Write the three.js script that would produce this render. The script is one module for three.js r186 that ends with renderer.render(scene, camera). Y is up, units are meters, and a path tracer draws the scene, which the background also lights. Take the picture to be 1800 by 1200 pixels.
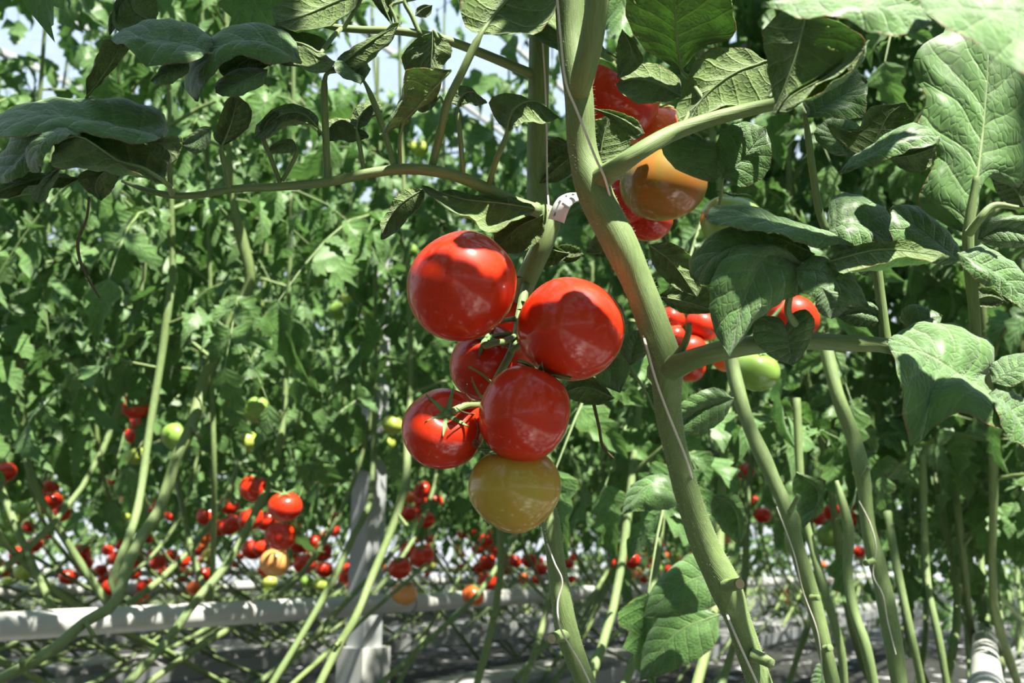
import * as THREE from 'three';
import { mergeGeometries, mergeVertices } from 'three/addons/utils/BufferGeometryUtils.js';
import { ImprovedNoise } from 'three/addons/math/ImprovedNoise.js';

// ---------------------------------------------------------------- camera, sky, sun, exposure
const scene = new THREE.Scene();
const FPX = 1730, CAM = new THREE.Vector3(0, 0.92, 0), PITCH = Math.atan(390 / FPX);
const camera = new THREE.PerspectiveCamera(2 * Math.atan(600 / FPX) * 180 / Math.PI, 1.5, 0.03, 200);
camera.position.copy(CAM);
camera.rotation.set(PITCH, 0, 0);
camera.filmGauge = 23.6;
camera.focus = 0.70;
camera.userData.fStop = 7.1;
camera.updateMatrixWorld(true);

const renderer = new THREE.WebGLRenderer({ antialias: true });
renderer.toneMapping = THREE.LinearToneMapping;
renderer.toneMappingExposure = 0.84;
renderer.shadowMap.enabled = true;

const SKY_GAIN = 1.45, SUN_POWER = 24;
{
  const W = 64, H = 32, data = new Float32Array(W * H * 4);
  for (let j = 0; j < H; j++) {
    const up = Math.max(0, Math.sin(((j + 0.5) / H - 0.5) * Math.PI)), k = Math.pow(1 - up, 1.6);
    for (let i = 0; i < W; i++) {
      const o = (j * W + i) * 4;
      data[o] = SKY_GAIN * (0.54 + 0.43 * k); data[o + 1] = SKY_GAIN * (0.78 + 0.24 * k); data[o + 2] = SKY_GAIN * (1.10 - 0.01 * k); data[o + 3] = 1;
    }
  }
  const sky = new THREE.DataTexture(data, W, H, THREE.RGBAFormat, THREE.FloatType);
  sky.mapping = THREE.EquirectangularReflectionMapping; sky.magFilter = THREE.LinearFilter; sky.needsUpdate = true;
  scene.background = sky; scene.environment = sky;
}
const sun = new THREE.DirectionalLight(new THREE.Color(1.0, 0.95, 0.84), SUN_POWER);
const SUN_DIR = new THREE.Vector3(0.30, 0.86, 0.40).normalize();
sun.position.copy(SUN_DIR).multiplyScalar(12).add(CAM);
sun.target.position.copy(CAM); scene.add(sun, sun.target);
sun.castShadow = true; sun.shadow.radius = 1; sun.shadow.mapSize.set(4096, 4096);
Object.assign(sun.shadow.camera, { left: -9, right: 9, top: 9, bottom: -9, near: 0.5, far: 40 });

// ---------------------------------------------------------------- helpers
function rng(seed) { let a = seed >>> 0; return () => { a = (a + 0x6d2b79f5) | 0; let t = Math.imul(a ^ (a >>> 15), 1 | a); t = (t + Math.imul(t ^ (t >>> 7), 61 | t)) ^ t; return ((t ^ (t >>> 14)) >>> 0) / 4294967296; }; }
const noise3 = new ImprovedNoise();
const V = (x, y, z) => new THREE.Vector3(x, y, z);
const FWD = V(0, Math.sin(PITCH), -Math.cos(PITCH)), UPV = V(0, Math.cos(PITCH), Math.sin(PITCH)), RIGHT = V(1, 0, 0);
// a direction from the photograph's 1800 x 1200 frame and a distance along the camera's axis
function P(x, y, d) { return CAM.clone().addScaledVector(FWD, d).addScaledVector(RIGHT, (x - 900) / FPX * d).addScaledVector(UPV, (600 - y) / FPX * d); }
// where a point shows in that frame; GAPS are openings in the crowns through which the sky shows
function toPixel(p) { const q = p.clone().sub(CAM), d = q.dot(FWD); return [900 + q.dot(RIGHT) / d * FPX, 600 - q.dot(UPV) / d * FPX, d]; }
const GAPS = [[850, 60, 170, 50], [690, 45, 85, 40], [80, 65, 55, 48], [1010, 115, 35, 45], [640, 120, 35, 28], [110, 110, 25, 20]];
function inGap(p) { const [x, y, d] = toPixel(p); return d > 1.3 && GAPS.some(([cx, cy, rx, ry]) => Math.hypot((x - cx) / rx, (y - cy) / ry) < 1); }
const used = new Map();
function numbered(n) { const k = (used.get(n) ?? -1) + 1; used.set(n, k); return k ? n + '_' + String(k).padStart(3, '0') : n; }
const worldOf = new WeakMap();
function thing(name, label, category, at, group) {
  const o = new THREE.Group(); o.name = numbered(name); o.position.copy(at); worldOf.set(o, at.clone());
  o.userData = { label, category }; if (group) o.userData.group = group;
  scene.add(o); return o;
}
function sub(name, parent) { const o = new THREE.Group(); o.name = name; worldOf.set(o, worldOf.get(parent).clone()); parent.add(o); return o; }
// a mesh whose geometry is given in world positions, set under parent
function part(name, geometry, material, parent) {
  const at = worldOf.get(parent); geometry.translate(-at.x, -at.y, -at.z);
  const m = new THREE.Mesh(geometry, material); m.name = name; m.castShadow = m.receiveShadow = true;
  worldOf.set(m, at.clone()); parent.add(m); return m;
}
function solo(name, geometry, material, label, category, kind, group) {
  geometry.computeBoundingBox(); const b = geometry.boundingBox, at = V((b.min.x + b.max.x) / 2, b.min.y, (b.min.z + b.max.z) / 2);
  geometry.translate(-at.x, -at.y, -at.z);
  const m = new THREE.Mesh(geometry, material); m.name = numbered(name); m.position.copy(at); m.castShadow = m.receiveShadow = true;
  m.userData = { label, category }; if (kind) m.userData.kind = kind; if (group) m.userData.group = group;
  worldOf.set(m, at.clone()); scene.add(m); return m;
}
function geo(pos, nor, uv, idx) {
  const g = new THREE.BufferGeometry();
  g.setAttribute('position', new THREE.Float32BufferAttribute(pos, 3));
  if (nor) g.setAttribute('normal', new THREE.Float32BufferAttribute(nor, 3));
  g.setAttribute('uv', new THREE.Float32BufferAttribute(uv, 2));
  g.setIndex(idx); if (!nor) g.computeVertexNormals();
  return g;
}
const lerp = (a, b, t) => a + (b - a) * t;
// a tapering tube through points; radii are given at the points; flat: how much it is squeezed; knob: swellings along it
function tube(points, radii, { seg = 8, steps = 0, cap = true, ridge = 0, wob = 0, seed = 1 } = {}) {
  const curve = new THREE.CatmullRomCurve3(points, false, 'centripetal'), n = steps || (points.length - 1) * 5;
  const frames = curve.computeFrenetFrames(n, false), pos = [], uv = [], idx = [], len = curve.getLength(), rr = rng(seed), ph = rr() * 9;
  const nPts = points.length - 1;
  for (let i = 0; i <= n; i++) {
    const u = i / n, t = curve.getUtoTmapping(u), c = curve.getPoint(t), k = Math.min(nPts - 1, Math.floor(t * nPts)), f = t * nPts - k;
    let r = lerp(radii[k] ?? radii.at(-1), radii[k + 1] ?? radii.at(-1), f * f * (3 - 2 * f));
    if (wob) r *= 1 + wob * noise3.noise(u * len * 30, ph, 0.5);
    const N = frames.normals[i], B = frames.binormals[i];
    for (let j = 0; j <= seg; j++) {
      const a = j / seg * Math.PI * 2, q = r * (1 + ridge * Math.cos(a * 5 + u * len * 4));
      pos.push(c.x + q * (Math.cos(a) * N.x + Math.sin(a) * B.x), c.y + q * (Math.cos(a) * N.y + Math.sin(a) * B.y), c.z + q * (Math.cos(a) * N.z + Math.sin(a) * B.z));
      uv.push(j / seg * r * 6.28 * 3, u * len);
    }
  }
  const w = seg + 1;
  for (let i = 0; i < n; i++) for (let j = 0; j < seg; j++) { const a = i * w + j; idx.push(a, a + 1, a + w, a + 1, a + w + 1, a + w); }
  if (cap) for (const [row, s] of [[0, 1], [n, 0]]) {
    const c = pos.length / 3, p = curve.getPoint(row ? 1 : 0); pos.push(p.x, p.y, p.z); uv.push(0, 0);
    for (let j = 0; j < seg; j++) { const a = row * w + j; s ? idx.push(c, a + 1, a) : idx.push(c, a, a + 1); }
  }
  return geo(pos, null, uv, idx);
}
const pts = (list, d0 = 0) => list.map(([x, y, d]) => P(x, y, d0 ? d0 + (d ?? 0) / 100 : d));
const px = (w, d) => w / 2 * d / FPX;           // radius in metres of something w pixels wide at distance d

// lanes along which the sun comes down to the sunlit fruit and leaves: no leaf hangs in them
const LANES = [[790, 470, 0.65, 0.05], [1020, 530, 0.65, 0.05], [780, 745, 0.63, 0.045], [1715, 130, 0.62, 0.06], [1690, 250, 0.62, 0.06], [1670, 350, 0.63, 0.05], [1690, 620, 0.56, 0.06], [1590, 250, 0.59, 0.05], [1740, 470, 0.6, 0.05], [1620, 420, 0.66, 0.05], [1540, 450, 0.68, 0.04], [1150, 60, 0.62, 0.03], [1180, 760, 0.68, 0.02], [1080, 420, 0.68, 0.03]].map(([x, y, d, r]) => [P(x, y, d), r]);
function inLane(matrix) {
  for (const t of [0.05, 0.15, 0.25, 0.36]) {
    const q = V(t, 0.1 * t, 0).applyMatrix4(matrix);
    for (const [c, r] of LANES) { const v = q.clone().sub(c), along = v.dot(SUN_DIR); if (along > 0.16 && v.addScaledVector(SUN_DIR, -along).length() < r + 0.10) return true; }
  }
  return false;
}

// ---------------------------------------------------------------- textures and materials
function dataTex(W, H, f, srgb) {
  const d = new Uint8Array(W * H * 4);
  for (let j = 0; j < H; j++) for (let i = 0; i < W; i++) { const c = f((i + 0.5) / W, (j + 0.5) / H), o = (j * W + i) * 4; for (let k = 0; k < 3; k++) d[o + k] = Math.max(0, Math.min(255, Math.round((c[k] ?? c[0]) * 255))); d[o + 3] = 255; }
  const t = new THREE.DataTexture(d, W, H); t.magFilter = THREE.LinearFilter; t.minFilter = THREE.LinearMipmapLinearFilter; t.generateMipmaps = true;
  t.wrapS = t.wrapT = THREE.RepeatWrapping; if (srgb) t.colorSpace = THREE.SRGBColorSpace; t.needsUpdate = true; return t;
}
// the vein field of a leaflet: u runs from base to tip, v across; 0 on a vein, 1 in the middle of a cell
const rv = rng(77), cells = Array.from({ length: 500 }, () => [rv() * 1, rv() * 1]);
function voronoi(u, v) { let a = 9, b = 9; for (const [x, y] of cells) { const d = Math.hypot((x - u) * 1.35, y - v); if (d < a) { b = a; a = d; } else if (d < b) b = d; } return (b - a) * 45; }
function veins(u, v) {
  const s = Math.abs(v - 0.5) * 2, side = v > 0.5 ? 0.5 : 0;
  const mid = Math.abs(v - 0.5) * 2 / 0.035;
  const q = (u - 0.20 * Math.pow(s, 0.8) + 0.015 * noise3.noise(u * 6, v * 6, 3)) * 7.5 + side, lat = Math.abs(q - Math.round(q)) / 0.075;
  return { mid: Math.min(1, mid), lat: Math.min(1, lat * (0.6 + 0.5 * s)), q: Math.abs(q - Math.round(q)) * 2 };
}
const NV = 256, cellTex = new Float32Array(NV * NV);
for (let j = 0; j < NV; j++) for (let i = 0; i < NV; i++) cellTex[j * NV + i] = Math.min(1, voronoi((i + 0.5) / NV, (j + 0.5) / NV));
const cellAt = (u, v) => cellTex[Math.min(NV - 1, Math.floor(v * NV)) * NV + Math.min(NV - 1, Math.floor(u * NV))];
const fbm = (x, y, z = 0) => noise3.noise(x, y, z) * 0.6 + noise3.noise(x * 2.1, y * 2.1, z + 5) * 0.3 + noise3.noise(x * 4.3, y * 4.3, z + 9) * 0.15;
const leafHeight = dataTex(512, 512, (u, v) => {
  const k = veins(u, v), c = cellAt(u, v);
  return [0.15 + 0.55 * Math.sqrt(Math.min(k.mid, k.lat)) * (0.55 + 0.45 * k.q) + 0.22 * Math.sqrt(c)];
});
function leafColor(base, vein, amount) {
  return dataTex(512, 512, (u, v) => {
    const k = veins(u, v), c = cellAt(u, v), m = (1 - Math.min(k.mid, k.lat)) * amount + (1 - c) * amount * 0.22, n = 1 + 0.22 * fbm(u * 5, v * 5, 2) + 0.1 * fbm(u * 22, v * 22, 7);
    const edge = Math.max(0, (Math.abs(v - 0.5) * 2 - 0.965) / 0.035) * (fbm(u * 7, v * 3, 4) > 0.0 ? 1 : 0);   // scorched brown rim
    return [0, 1, 2].map((i) => lerp(lerp(base[i] * n, vein[i], Math.min(1, m)), [0.55, 0.40, 0.24][i], Math.min(0.85, edge)));
  }, true);
}
const topMap = leafColor([0.345, 0.505, 0.25], [0.49, 0.62, 0.33], 0.42);
const underMap = leafColor([0.50, 0.60, 0.36], [0.62, 0.70, 0.43], 0.7);
const phys = (o) => new THREE.MeshPhysicalMaterial({ side: THREE.DoubleSide, ...o });
const leafTop = phys({ map: topMap, bumpMap: leafHeight, bumpScale: 0.0026, roughness: 1, transmission: 0.42, specularIntensity: 0.55, clearcoat: 0.6, clearcoatRoughness: 0.42 });
const leafUnder = phys({ map: underMap, bumpMap: leafHeight, bumpScale: -0.0026, roughness: 1, transmission: 0.62, specularIntensity: 0.3, clearcoat: 0.08, clearcoatRoughness: 0.6 });
// every leaf has the same green; only its tint varies a little from plant to plant
const farLeaf = [[0.98, 0.97, 0.9], [1, 1, 0.9], [1, 1, 1], [0.94, 0.96, 0.95]].map((c) => phys({ color: new THREE.Color().setRGB(...c), map: topMap, bumpMap: leafHeight, bumpScale: 0.0035, roughness: 1, transmission: 0.38, specularIntensity: 0.35, clearcoat: 0.4, clearcoatRoughness: 0.4 }));
const veinedLeaf = farLeaf;
const plainLeaf = farLeaf.slice(0, 3).map((m) => new THREE.MeshPhysicalMaterial({ color: m.color, map: topMap, roughness: 0.8, side: THREE.DoubleSide }));
const stemTex = dataTex(128, 256, (u, v) => { const n = 1 + 0.16 * fbm(u * 8, v * 6) + 0.06 * fbm(u * 40, v * 3, 4); return [0.41 * n, 0.49 * n, 0.29 * n]; }, true);
const stemBump = dataTex(128, 256, (u, v) => [0.5 + 0.4 * fbm(u * 26, v * 2, 1) + 0.25 * fbm(u * 60, v * 60, 3)]);
for (const t of [stemTex, stemBump]) t.repeat.set(20, 14);
const stemMat = new THREE.MeshPhysicalMaterial({ map: stemTex, bumpMap: stemBump, bumpScale: 0.0003, roughness: 0.62, sheen: 0.5, sheenRoughness: 0.5, sheenColor: new THREE.Color(0.75, 0.85, 0.65) });
const greenStem = new THREE.MeshPhysicalMaterial({ map: stemTex, bumpMap: stemBump, bumpScale: 0.001, roughness: 0.6 });
const paleStem = new THREE.MeshPhysicalMaterial({ color: new THREE.Color(1, 0.97, 0.9), map: stemTex, bumpMap: stemBump, bumpScale: 0.001, roughness: 0.55 });
const calyxMat = new THREE.MeshPhysicalMaterial({ color: new THREE.Color().setRGB(0.11, 0.20, 0.06), roughness: 0.7 });
const dryMat = new THREE.MeshStandardMaterial({ color: new THREE.Color().setRGB(0.085, 0.065, 0.032), roughness: 0.9 });
const cutMat = new THREE.MeshStandardMaterial({ color: new THREE.Color().setRGB(0.42, 0.36, 0.22), roughness: 0.9 });
const twineMat = new THREE.MeshStandardMaterial({ color: new THREE.Color().setRGB(0.62, 0.58, 0.50), roughness: 0.8 });
const clipMat = new THREE.MeshPhysicalMaterial({ color: new THREE.Color().setRGB(0.80, 0.80, 0.80), roughness: 0.4, transmission: 0 });
const slotMat = new THREE.MeshStandardMaterial({ color: new THREE.Color().setRGB(0.10, 0.10, 0.09), roughness: 0.8 });

// ---------------------------------------------------------------- tomatoes of the background trusses: x, y, width in pixels, colour
const trusses = [
  ['pale green and red truss beside two slanting stems', [[8, 830, 40, 'deep'], [30, 850, 22, 'green'], [35, 868, 18, 'green'], [35, 898, 38, 'green'], [6, 912, 52, 'green'], [12, 945, 40, 'green'], [8, 1000, 28, 'orange'], [12, 1025, 24, 'lime']]],
  ['truss crossed by the slanting stem behind the pipe', [[68, 865, 30, 'deep'], [88, 858, 32, 'red'], [92, 880, 34, 'deep'], [108, 902, 32, 'red'], [78, 892, 26, 'deep'], [113, 874, 16, 'lime'], [50, 925, 24, 'deep'], [60, 957, 30, 'deep'], [82, 940, 20, 'deep'], [45, 975, 26, 'deep']]],
  ['small truss with an orange and a lime fruit', [[203, 842, 28, 'red'], [226, 853, 24, 'red'], [224, 879, 27, 'tan'], [216, 905, 30, 'lime'], [205, 895, 20, 'yellow']]],
  ['small truss behind the bright slanting stem', [[280, 886, 24, 'deep'], [299, 907, 20, 'red'], [297, 931, 24, 'lime'], [282, 942, 18, 'green'], [262, 912, 22, 'deep'], [270, 895, 20, 'red']]],
  ['small truss hanging just above the pipes', [[278, 988, 30, 'deep'], [302, 975, 24, 'deep'], [290, 1003, 24, 'deep'], [268, 975, 22, 'deep']]],
  ['big far truss crossed by a thin stem', [[365, 905, 40, 'red'], [361, 946, 25, 'orange'], [366, 976, 24, 'yellow'], [403, 887, 38, 'deep'], [404, 922, 40, 'deep'], [383, 928, 32, 'deep'], [447, 858, 54, 'deep'], [441, 911, 46, 'deep'], [443, 966, 38, 'deep'], [501, 890, 60, 'red'], [493, 942, 56, 'red'], [483, 989, 54, 'tan'], [463, 960, 40, 'deep'], [470, 915, 40, 'deep'], [488, 857, 20, 'lime'], [518, 925, 24, 'deep']]],
  ['truss between the big far one and the grey post', [[525, 956, 36, 'deep'], [535, 990, 40, 'red'], [566, 970, 36, 'deep'], [570, 1001, 31, 'red'], [552, 952, 26, 'deep'], [540, 1023, 26, 'green'], [563, 1028, 27, 'lime']]],
  ['small truss before the grey post', [[629, 988, 30, 'deep'], [614, 1000, 25, 'deep'], [622, 1030, 28, 'deep'], [606, 1015, 24, 'deep']]],
  ['little truss just above the one beside the grey post', [[580, 919, 18, 'orange'], [590, 906, 18, 'red'], [570, 941, 19, 'tan']]],
  ['sunlit truss below the sunlit calyx tomato', [[743, 861, 34, 'red'], [720, 874, 25, 'orange'], [741, 882, 26, 'red'], [764, 880, 30, 'deep'], [718, 902, 30, 'deep'], [750, 914, 32, 'deep'], [733, 897, 26, 'deep'], [738, 946, 18, 'orange'], [753, 947, 16, 'red']]],
  ['truss with a large tan fruit under it', [[703, 998, 42, 'red'], [742, 977, 44, 'red'], [719, 966, 32, 'deep'], [711, 1043, 46, 'tan'], [743, 1051, 34, 'green'], [706, 1062, 22, 'lime']]],
  ['truss with yellow and orange fruits above the pipe', [[857, 988, 31, 'red'], [857, 1022, 35, 'red'], [832, 1046, 41, 'orange'], [805, 1048, 28, 'yellow'], [873, 974, 18, 'orange'], [811, 921, 15, 'red'], [812, 939, 18, 'red'], [829, 932, 18, 'deep']]],
  ['thin truss behind the lower twined stem', [[993, 891, 30, 'orange'], [906, 986, 24, 'deep'], [930, 985, 28, 'red'], [951, 1000, 24, 'deep'], [944, 1018, 20, 'deep'], [920, 1016, 20, 'orange'], [945, 1055, 13, 'deep'], [1000, 990, 20, 'deep'], [1010, 979, 17, 'deep'], [1005, 1018, 16, 'deep']]],
  ['truss with a small green fruit beside the thick stem', [[1110, 985, 33, 'red'], [1107, 1010, 28, 'tan'], [1121, 953, 27, 'red'], [1150, 957, 32, 'deep'], [1145, 978, 26, 'deep'], [1170, 975, 22, 'orange'], [1157, 996, 26, 'green'], [1149, 1013, 16, 'orange'], [1174, 1000, 22, 'deep'], [1082, 990, 24, 'deep'], [1165, 1031, 30, 'deep'], [1186, 1021, 28, 'deep'], [1200, 985, 16, 'orange'], [1218, 995, 15, 'tan'], [1134, 925, 19, 'deep'], [1203, 926, 20, 'deep'], [1095, 960, 22, 'deep']]],
  ['truss half hidden by dark leaves beside the thick stem', [[1312, 828, 34, 'red'], [1257, 889, 26, 'red'], [1260, 909, 18, 'tan'], [1296, 925, 44, 'orange'], [1270, 944, 30, 'tan'], [1340, 905, 32, 'red'], [1325, 882, 26, 'deep']]],
  ['truss with a large green fruit behind the twined stems', [[1440, 910, 28, 'red'], [1462, 899, 32, 'deep'], [1503, 886, 36, 'deep'], [1503, 914, 40, 'red'], [1460, 938, 50, 'green'], [1485, 980, 26, 'deep'], [1511, 970, 24, 'deep'], [1446, 992, 14, 'orange'], [1473, 1035, 16, 'orange'], [1380, 1040, 19, 'red'], [1383, 1054, 15, 'tan']]],
  ['red truss high among the leaves', [[238, 714, 50, 'deep'], [238, 763, 38, 'red'], [247, 742, 38, 'deep'], [268, 752, 24, 'deep'], [240, 800, 38, 'lime'], [250, 824, 32, 'lime']]],
  ['unripe fruits on the high slanting stem', [[415, 610, 42, 'lime'], [452, 720, 52, 'green'], [432, 776, 44, 'lime'], [310, 768, 54, 'green']]],
  ['green fruits among the sunlit leaves', [[618, 527, 40, 'lime'], [655, 544, 43, 'lime'], [598, 545, 40, 'green'], [720, 440, 28, 'green'], [595, 440, 32, 'green'], [575, 835, 42, 'green']]],
  ['yellow green fruits beside the sunlit calyx tomato', [[690, 747, 38, 'lime'], [677, 780, 36, 'lime'], [634, 797, 36, 'lime']]],
  ['pale fruits high behind the bare leaf stalks', [[715, 258, 34, 'lime'], [738, 262, 32, 'lime']]],
  ['red truss behind the lower leaf stalk', [[1182, 560, 46, 'deep'], [1186, 590, 40, 'deep'], [1235, 572, 62, 'red'], [1212, 620, 68, 'red'], [1215, 648, 52, 'red'], [1275, 632, 48, 'orange'], [1394, 560, 92, 'red']]],
];
const FRUIT = trusses.flatMap(([where, l]) => l.map(([x, y, w]) => [x, y, w / 2 + 3, where.startsWith('red truss behind') ? 1.3 : 0.068 * FPX / w]));
// a leaf that would hang before one of these fruits, or in a gap of the crowns, or in a sun lane, was picked off
function unwanted(matrix) {
  if (inLane(matrix)) return true;
  for (const [t, s] of [[0.05, 0], [0.14, 0.05], [0.14, -0.05], [0.24, 0.07], [0.24, -0.07], [0.34, 0.04], [0.34, -0.04], [0.42, -0.05]]) {
    const w = V(t, t > 0.3 ? -0.06 : 0.02, s).applyMatrix4(matrix), [x, y, d] = toPixel(w);
    if (d > 0.6 && FRUIT.some(([fx, fy, fr, fd]) => d < fd + 0.03 && Math.hypot(x - fx, y - fy) < fr + 12 / d)) return true;
    if (inGap(w)) return true;
  }
  return false;
}

// ---------------------------------------------------------------- leaf shapes
// a blade between its midrib and its two edges, top and underside as two skins, with a midrib and a stalk of their own thickness
function loft(mid, L, R, { face = 't', flip = false, nt = 20, ns = 6, stalk = [], stalkR = 0.0016, bulge = 0.006, wave = 0.0022, quilt = 0.0011, seed = 1, teeth = 0.05 } = {}) {
  const mk = (a) => { const c = new THREE.CatmullRomCurve3(a, false, 'centripetal'); c.arcLengthDivisions = 80; return c; };
  const cm = mk(mid), cl = mk([mid[0], ...L, mid.at(-1)]), cr = mk([mid[0], ...R, mid.at(-1)]);
  const w = ns * 2 + 1, pos = [], uv = [], idx = [], size = cm.getLength();
  const wid = Math.max(...[0.3, 0.5, 0.7].map((t) => cl.getPointAt(t).distanceTo(cr.getPointAt(t))));
  const sc = Math.min(1, Math.max(size, wid) / 0.07);
  for (let i = 0; i <= nt; i++) {
    const t = i / nt, m = cm.getPointAt(t), e = [cl.getPointAt(t), cr.getPointAt(t)];
    for (let j = 0; j < w; j++) {
      const s = (j - ns) / ns, a = Math.abs(s), E = e[s < 0 ? 0 : 1], tooth = 1 - teeth * a * a * Math.abs(((t * 8 + (s < 0 ? 0.4 : 0)) % 1) * 2 - 1) * (t > 0.04 && t < 0.97 ? 1 : 0);
      const q = m.clone().lerp(E, a * tooth); pos.push(q.x, q.y, q.z); uv.push(t, 0.5 + s * 0.5);
    }
  }
  for (let i = 0; i < nt; i++) for (let j = 0; j < w - 1; j++) { const a = i * w + j; idx.push(a, a + 1, a + w, a + 1, a + w + 1, a + w); }
  let g = geo(pos, null, uv, idx), n = g.attributes.normal, mean = V(0, 0, 0), c = V(0, 0, 0);
  for (let i = 0; i < n.count; i++) { mean.x += n.getX(i); mean.y += n.getY(i); mean.z += n.getZ(i); c.x += pos[i * 3] / n.count; c.y += pos[i * 3 + 1] / n.count; c.z += pos[i * 3 + 2] / n.count; }
  let toCam = mean.dot(CAM.clone().sub(c)) > 0; if (flip) toCam = !toCam;
  const top = (face === 't') === toCam ? 1 : -1;      // +1: the grid's own normals point out of the top side
  const p = g.attributes.position;
  for (let i = 0; i <= nt; i++) for (let j = 0; j < w; j++) {
    const k = i * w + j, t = i / nt, s = (j - ns) / ns, a = Math.abs(s), q = (t - 0.2 * Math.pow(a, 0.8)) * 7.5 + (s > 0 ? 0.5 : 0);
    const crease = Math.abs(q - Math.round(q)) * 2;
    let h = bulge * sc * Math.sin(Math.PI * Math.min(1, a * 0.95)) * Math.sin(Math.PI * Math.min(1, t * 1.05)) + quilt * sc * (crease - 0.5) * (a > 0 ? 1 : 0) * Math.sin(Math.PI * t);
    h += wave * sc * a * (0.4 + a) * noise3.noise(t * 5 + seed * 1.7, s * 2 + seed, seed * 0.31) * 1.6;
    h *= top;
    p.setXYZ(k, p.getX(k) + n.getX(k) * h, p.getY(k) + n.getY(k) * h, p.getZ(k) + n.getZ(k) * h);
  }
  g.computeVertexNormals(); n = g.attributes.normal;
  // top skin, then underside 0.25 mm below
  const P2 = [], N2 = [], U2 = [], topI = [], botI = [], cnt = n.count;
  for (let i = 0; i < cnt; i++) { P2.push(p.getX(i), p.getY(i), p.getZ(i)); N2.push(n.getX(i) * top, n.getY(i) * top, n.getZ(i) * top); U2.push(uv[i * 2], uv[i * 2 + 1]); }
  for (let i = 0; i < cnt; i++) { const o = -0.00025 * top; P2.push(p.getX(i) + n.getX(i) * o, p.getY(i) + n.getY(i) * o, p.getZ(i) + n.getZ(i) * o); N2.push(-n.getX(i) * top, -n.getY(i) * top, -n.getZ(i) * top); U2.push(uv[i * 2], uv[i * 2 + 1]); }
  for (let i = 0; i < idx.length; i += 3) { const [a, b, d] = [idx[i], idx[i + 1], idx[i + 2]]; if (top > 0) { topI.push(a, b, d); botI.push(a + cnt, d + cnt, b + cnt); } else { topI.push(a, d, b); botI.push(a + cnt, b + cnt, d + cnt); } }
  const blade = geo(P2, N2, U2, [...topI, ...botI]);
  // midrib: follows the centre of the finished blade, under it
  const rib = [];
  for (let i = 0; i <= nt; i += 3) { const k = i * w + ns; rib.push(V(P2[k * 3] - N2[k * 3] * 0.0005, P2[k * 3 + 1] - N2[k * 3 + 1] * 0.0005, P2[k * 3 + 2] - N2[k * 3 + 2] * 0.0005)); }
  const all = [...stalk, ...rib], r0 = Math.min(stalkR, 0.0022) * Math.max(0.6, sc);
  const radii = all.map((_, i) => i < stalk.length ? stalkR : lerp(r0 * 0.75, 0.0002, (i - stalk.length) / Math.max(1, rib.length - 1)));
  const vein = tube(all, radii, { seg: 7, steps: all.length * 3 });
  const out = mergeGeometries([blade, vein]);
  out.clearGroups(); out.addGroup(0, topI.length, 0); out.addGroup(topI.length, botI.length, 1); out.addGroup(topI.length + botI.length, vein.index.count, 2);
  return out;
}
const LEAF = [leafTop, leafUnder, stemMat];
let leafSeed = 1;
// one hand-placed leaflet: pixel outlines with a depth; m, l, r give depth changes in centimetres of the midrib (base, tip) and of the two edges
function lf(parent, face, d0, mid, L, R, { m = [0, 0], l = 0, r = 0, stalk = [], sw = 7, ...o } = {}) {
  const at = (list, add, whole) => list.map(([x, y, dz], i) => { const t = whole ? i / (list.length - 1) : (i + 1) / (list.length + 1); return P(x, y, d0 + (lerp(m[0], m[1], t) + add + (dz ?? 0)) / 100); });
  const g = loft(at(mid, 0, true), at(L, l), at(R, r), { face, seed: leafSeed++, stalk: stalk.map(([x, y, dz]) => P(x, y, d0 + (m[0] + (dz ?? 0)) / 100)), stalkR: px(sw, d0), ...o });
  return part('leaflet', g, LEAF, parent);
}
const OUT = [[0, 0.04], [0.08, 0.5], [0.2, 0.95], [0.3, 1.0], [0.37, 0.62], [0.5, 0.86], [0.58, 0.5], [0.7, 0.58], [0.78, 0.36], [1, 0]];
function outline(t) { for (let i = 1; i < OUT.length; i++) if (t <= OUT[i][0]) { const [a, x] = OUT[i - 1], [b, y] = OUT[i]; return lerp(x, y, (t - a) / (b - a)); } return 0; }
// a free leaflet in its own axes: base at the origin, growing along +x, face up (+y)
function bladeGeo(len, wid, fold, droop, rr, nt, ns) {
  const pos = [], uv = [], idx = [], w = ns * 2 + 1, twist = (rr() - 0.5) * 0.7, ph = rr() * 6, side = (rr() - 0.5) * 0.5;
  for (let i = 0; i <= nt; i++) {
    const t = nt === 9 ? OUT[i][0] : i / nt, a = droop * t, x = len * (droop ? Math.sin(a) / droop : t), y = -len * (droop ? (1 - Math.cos(a)) / droop : 0);
    const half = wid * 0.5 * outline(t);
    for (let j = 0; j < w; j++) {
      const s = (j - ns) / ns, f = fold + 0.35 * Math.sin(t * 4 + ph) * Math.abs(s), z = s * half * Math.cos(f), h = Math.abs(s) * half * Math.sin(f) + twist * s * half * t + 0.06 * half * Math.sin(t * 22 + s * 3);
      pos.push(x - Math.sin(a) * -h, y + Math.cos(a) * h, z + side * len * t * t); uv.push(t, 0.5 + s * 0.5);
    }
  }
  for (let i = 0; i < nt; i++) for (let j = 0; j < w - 1; j++) { const a = i * w + j; idx.push(a, a + w, a + 1, a + 1, a + w, a + w + 1); }
  return geo(pos, null, uv, idx);
}
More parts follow.
